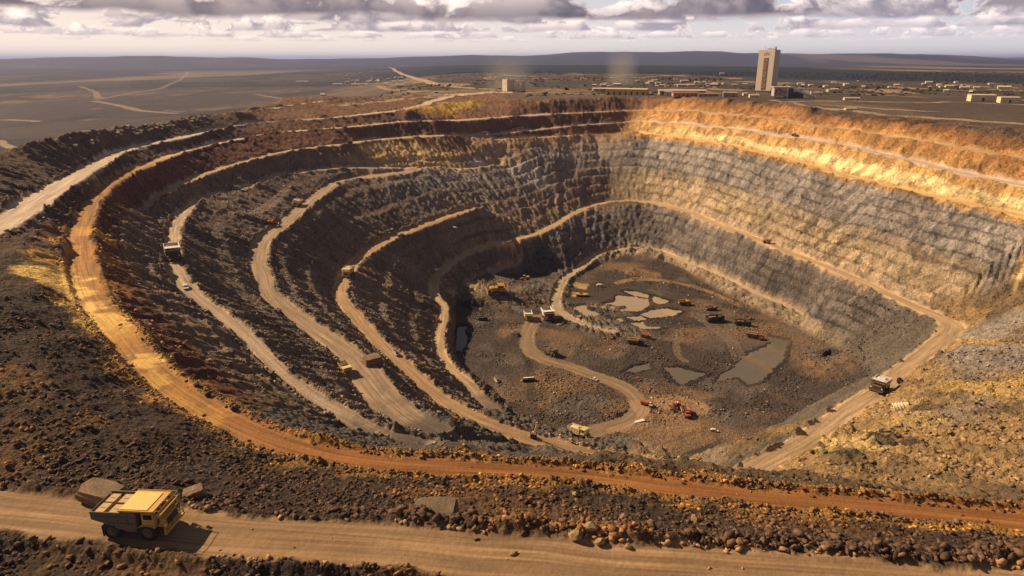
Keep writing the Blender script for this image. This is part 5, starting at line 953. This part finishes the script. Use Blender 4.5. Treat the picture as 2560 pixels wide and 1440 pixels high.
# dust rising behind the works
def dust(u0, u1, vb, vt, dens, lb):
    q, w, h = fit(u0, u1, vb, vt); n, rings = 20, 9; v = []; f = []
    for i in range(rings):
        t = i/(rings-1); rr = w*.5*(1.0 + .15*math.sin(i*1.7))*(1 if 0 < i < rings-1 else .6)
        for k in range(n): a = 2*math.pi*k/n; v.append((rr*math.cos(a), rr*.6*math.sin(a), h*t))
    for i in range(rings-1):
        for k in range(n): f.append((i*n+k, i*n+(k+1) % n, (i+1)*n+(k+1) % n, (i+1)*n+k))
    f += [tuple(range(n-1,-1,-1)), tuple(range((rings-1)*n, rings*n))]
    me = bpy.data.meshes.new('dust'); me.from_pydata(v, [], f); o = bpy.data.objects.new('dust', me); COL.objects.link(o); o.location = (q[0], q[1], q[2]+1); o['kind'] = 'stuff'; o['label'] = lb
    m = bpy.data.materials.new('dust_air'); m.use_nodes = True; nt = m.node_tree; nt.nodes.remove(nt.nodes['Principled BSDF']); vp = nt.nodes.new('ShaderNodeVolumePrincipled'); vp.inputs['Color'].default_value = (1,.92,.82,1)
    tc = nd(nt, 'ShaderNodeTexCoord'); mp = nd(nt, 'ShaderNodeMapping'); mp.inputs['Location'].default_value = (-1, -1, 0); mp.inputs['Scale'].default_value = (2, 2, 1); lk(nt, tc.outputs['Generated'], mp.inputs['Vector']); s_ = nd(nt, 'ShaderNodeSeparateXYZ'); lk(nt, mp.outputs[0], s_.inputs[0])
    cx = nd(nt, 'ShaderNodeCombineXYZ'); lk(nt, s_.outputs['X'], cx.inputs[0]); lk(nt, s_.outputs['Y'], cx.inputs[1]); ln = nd(nt, 'ShaderNodeVectorMath', operation='LENGTH'); lk(nt, cx.outputs[0], ln.inputs[0])
    r1 = nd(nt, 'ShaderNodeMapRange', interpolation_type='SMOOTHSTEP', i_From_Min=1.0, i_From_Max=.1); lk(nt, ln.outputs['Value'], r1.inputs['Value'])
    r2 = nd(nt, 'ShaderNodeMapRange', interpolation_type='SMOOTHSTEP', i_From_Min=1.0, i_From_Max=.25); lk(nt, s_.outputs['Z'], r2.inputs['Value'])
    a = nd(nt, 'ShaderNodeMath', operation='MULTIPLY'); lk(nt, r1.outputs[0], a.inputs[0]); lk(nt, r2.outputs[0], a.inputs[1]); b = nd(nt, 'ShaderNodeMath', operation='MULTIPLY'); lk(nt, a.outputs[0], b.inputs[0]); b.inputs[1].default_value = dens / w; lk(nt, b.outputs[0], vp.inputs['Density']); nt.links.new(vp.outputs[0], nt.nodes['Material Output'].inputs['Volume']); me.materials.append(m)
dust(1196, 1345, 222, 130, .8, 'faint broad column of dust behind the silos')
dust(1505, 1600, 214, 112, 1.0, 'narrow column of dust rising beyond the ochre works')
def SKYBUILD(nt, bg, sky):
    L = lambda a, b: nt.links.new(a, b)
    def M(op, a, b=None, c=None):
        n = nt.nodes.new('ShaderNodeMath'); n.operation = op
        for i, q in enumerate((a, b, c)):
            if q is None: continue
            if isinstance(q, (int, float)): n.inputs[i].default_value = q
            else: L(q, n.inputs[i])
        return n.outputs[0]
    def MR(v, a, b, c=0., d=1.):
        n = nt.nodes.new('ShaderNodeMapRange'); n.interpolation_type = 'SMOOTHSTEP'; L(v, n.inputs['Value']); n.inputs['From Min'].default_value = a; n.inputs['From Max'].default_value = b; n.inputs['To Min'].default_value = c; n.inputs['To Max'].default_value = d; return n.outputs[0]
    def MX(f, a, b):
        n = nt.nodes.new('ShaderNodeMix'); n.data_type = 'RGBA'
        for i, q in ((0, f), (6, a), (7, b)):
            if isinstance(q, tuple): n.inputs[i].default_value = q + (1,)
            elif isinstance(q, (int, float)): n.inputs[i].default_value = q
            else: L(q, n.inputs[i])
        return n.outputs[2]
    tc = nt.nodes.new('ShaderNodeTexCoord'); sx = nt.nodes.new('ShaderNodeSeparateXYZ'); L(tc.outputs['Generated'], sx.inputs[0])
    e = M('MULTIPLY', M('ARCSINE', sx.outputs['Z']), 57.2958); az = M('MULTIPLY', M('ARCTAN2', sx.outputs['X'], sx.outputs['Y']), 57.2958)
    def noise(sa, se, oa, oe, seed, det=9., rough=.56):
        cv = nt.nodes.new('ShaderNodeCombineXYZ'); L(M('MULTIPLY', M('ADD', az, oa), sa), cv.inputs[0]); L(M('MULTIPLY', M('ADD', e, oe), se), cv.inputs[1]); cv.inputs[2].default_value = seed
        n = nt.nodes.new('ShaderNodeTexNoise'); n.inputs['Scale'].default_value = 1.0; n.inputs['Detail'].default_value = det; n.inputs['Roughness'].default_value = rough; n.inputs['Distortion'].default_value = .35; L(cv.outputs[0], n.inputs['Vector']); return n.outputs['Fac']
    sk = nt.nodes.new('ShaderNodeVectorMath'); sk.operation = 'SCALE'; L(sky.outputs[0], sk.inputs[0]); sk.inputs['Scale'].default_value = .10
    lr = MR(az, -38., 38.)
    hz = MX(lr, (.84, .70, .56), (.60, .56, .56))
    up = MX(lr, (.66, .56, .50), (.42, .44, .50))
    base = MX(MR(e, .3, 4.5), hz, up); gr = MX(.65, sk.outputs[0], (.36, .335, .345)); base = MX(MR(e, 5., 30.), base, gr)
    col = base
    # rows of cumulus from the farthest up to the nearest: base elevation, height, frequency, seed, threshold, lit, shaded, opacity
    for eb, h, sa, seed, th, lit, dark, op in [
        (1.30, .55, .55, 3.1, .43, (.92, .78, .68), (.60, .53, .51), .75),
        (1.55, .95, .36, 8.3, .40, (1.0, .84, .73), (.45, .395, .41), .95),
        (2.05, 1.5, .22, 14.9, .385, (1.05, .88, .76), (.33, .285, .315), 1.),
        (2.75, 2.2, .15, 31.3, .395, (1.02, .85, .74), (.24, .205, .235), 1.),
        (3.1, 3.6, .085, 47.7, .385, (.62, .50, .46), (.095, .082, .105), 1.)]:
        n = noise(sa, sa * 1.75, 0, 0, seed, 10., .58); n2 = noise(sa, sa * 1.75, -.16 / sa, .09 / sa, seed, 5.); wob = noise(sa * .8, .01, 3., 0, seed + 4, 3.)
        rel = M('DIVIDE', M('SUBTRACT', e, M('ADD', eb, M('MULTIPLY', M('SUBTRACT', wob, .5), h * .55))), h)
        d = M('SUBTRACT', n, M('ADD', th, M('MULTIPLY', rel, .16)))
        a = M('MULTIPLY', MR(d, 0., .045), MR(rel, -.05, .10))
        li = MR(M('SUBTRACT', n, n2), -.11, .09)
        li = M('MULTIPLY', li, M('ADD', .30, M('MULTIPLY', MR(rel, .02, .65), .70)))
        li = M('MAXIMUM', li, M('MULTIPLY', MR(d, .07, .0), .75))
        tint = MX(lr, (1., .97, .93), (.95, .98, 1.06)); cc = MX(li, dark, lit)
        vm = nt.nodes.new('ShaderNodeVectorMath'); vm.operation = 'MULTIPLY'; L(cc, vm.inputs[0]); L(tint, vm.inputs[1])
        col = MX(M('MULTIPLY', a, op), col, vm.outputs[0])
    dim = MX(MR(e, 5.0, 11.), (1., 1., 1.), (.24, .235, .24)); vm = nt.nodes.new('ShaderNodeVectorMath'); vm.operation = 'MULTIPLY'; L(col, vm.inputs[0]); L(dim, vm.inputs[1]); col = vm.outputs[0]
    bg.inputs['Strength'].default_value = 1.0; L(col, bg.inputs['Color'])
# air: one closed box of thin even haze
def haze(dens):
    bm = bmesh.new(); bmesh.ops.create_cube(bm, size=1); me = bpy.data.meshes.new('haze'); bm.to_mesh(me); bm.free()
    o = bpy.data.objects.new('haze', me); COL.objects.link(o); top = float(np.nanmax(Z)) + 15; bot = float(np.nanmin(Z)) - 1
    o.scale = (110000, 110000, top - bot); o.location = (0, 0, (top + bot) / 2); o['kind'] = 'stuff'; o['label'] = 'thin dusty haze over the plain and pit'
    m = bpy.data.materials.new('haze_air'); m.use_nodes = True; nt = m.node_tree; nt.nodes.remove(nt.nodes['Principled BSDF']); v = nt.nodes.new('ShaderNodeVolumePrincipled')
    v.inputs['Density'].default_value = dens; v.inputs['Color'].default_value = (.40, .49, .95, 1); v.inputs['Anisotropy'].default_value = .2; nt.links.new(v.outputs[0], nt.nodes['Material Output'].inputs['Volume']); me.materials.append(m)
haze(4.0e-5)
# ------------------------------------------------------------------ light, sky, camera
EL = math.radians(SUN_EL); AZ = math.radians(SUN_AZ)   # azimuth from +Y towards +X
sd = Vector((math.sin(AZ) * math.cos(EL), math.cos(AZ) * math.cos(EL), math.sin(EL)))
sl = bpy.data.lights.new('sun', 'SUN'); sl.energy = SUN_E; sl.angle = math.radians(.55); sl.color = (1, .75, .48)
so = bpy.data.objects.new('sun', sl); COL.objects.link(so); so.rotation_euler = sd.to_track_quat('Z', 'Y').to_euler()
W = bpy.data.worlds.new('World'); SC.world = W; W.use_nodes = True; nt = W.node_tree
bg = nt.nodes['Background']
sky = nd(nt, 'ShaderNodeTexSky', sky_type='NISHITA', sun_disc=False, sun_elevation=EL, sun_rotation=AZ, dust_density=2.0)
SKYBUILD(nt, bg, sky)
cam = bpy.data.cameras.new('camera'); co = bpy.data.objects.new('camera', cam); COL.objects.link(co); SC.camera = co
co.location = (0, 0, CAMZ); co.rotation_euler = (math.pi / 2 - PITCH, 0, 0); cam.sensor_width = 36; cam.lens = 36 * F / 2560; cam.clip_start = .5; cam.clip_end = 200000
SC.view_settings.view_transform = 'Standard'; SC.view_settings.look = 'None'; SC.view_settings.gamma = 1; SC.view_settings.exposure = EXPO
SC.cycles.use_denoising = True
try: SC.cycles.denoiser = 'OPENIMAGEDENOISE'
except Exception: pass
SC.cycles.max_bounces = 5; SC.cycles.diffuse_bounces = 3; SC.cycles.glossy_bounces = 2; SC.cycles.transmission_bounces = 2; SC.cycles.volume_bounces = 0
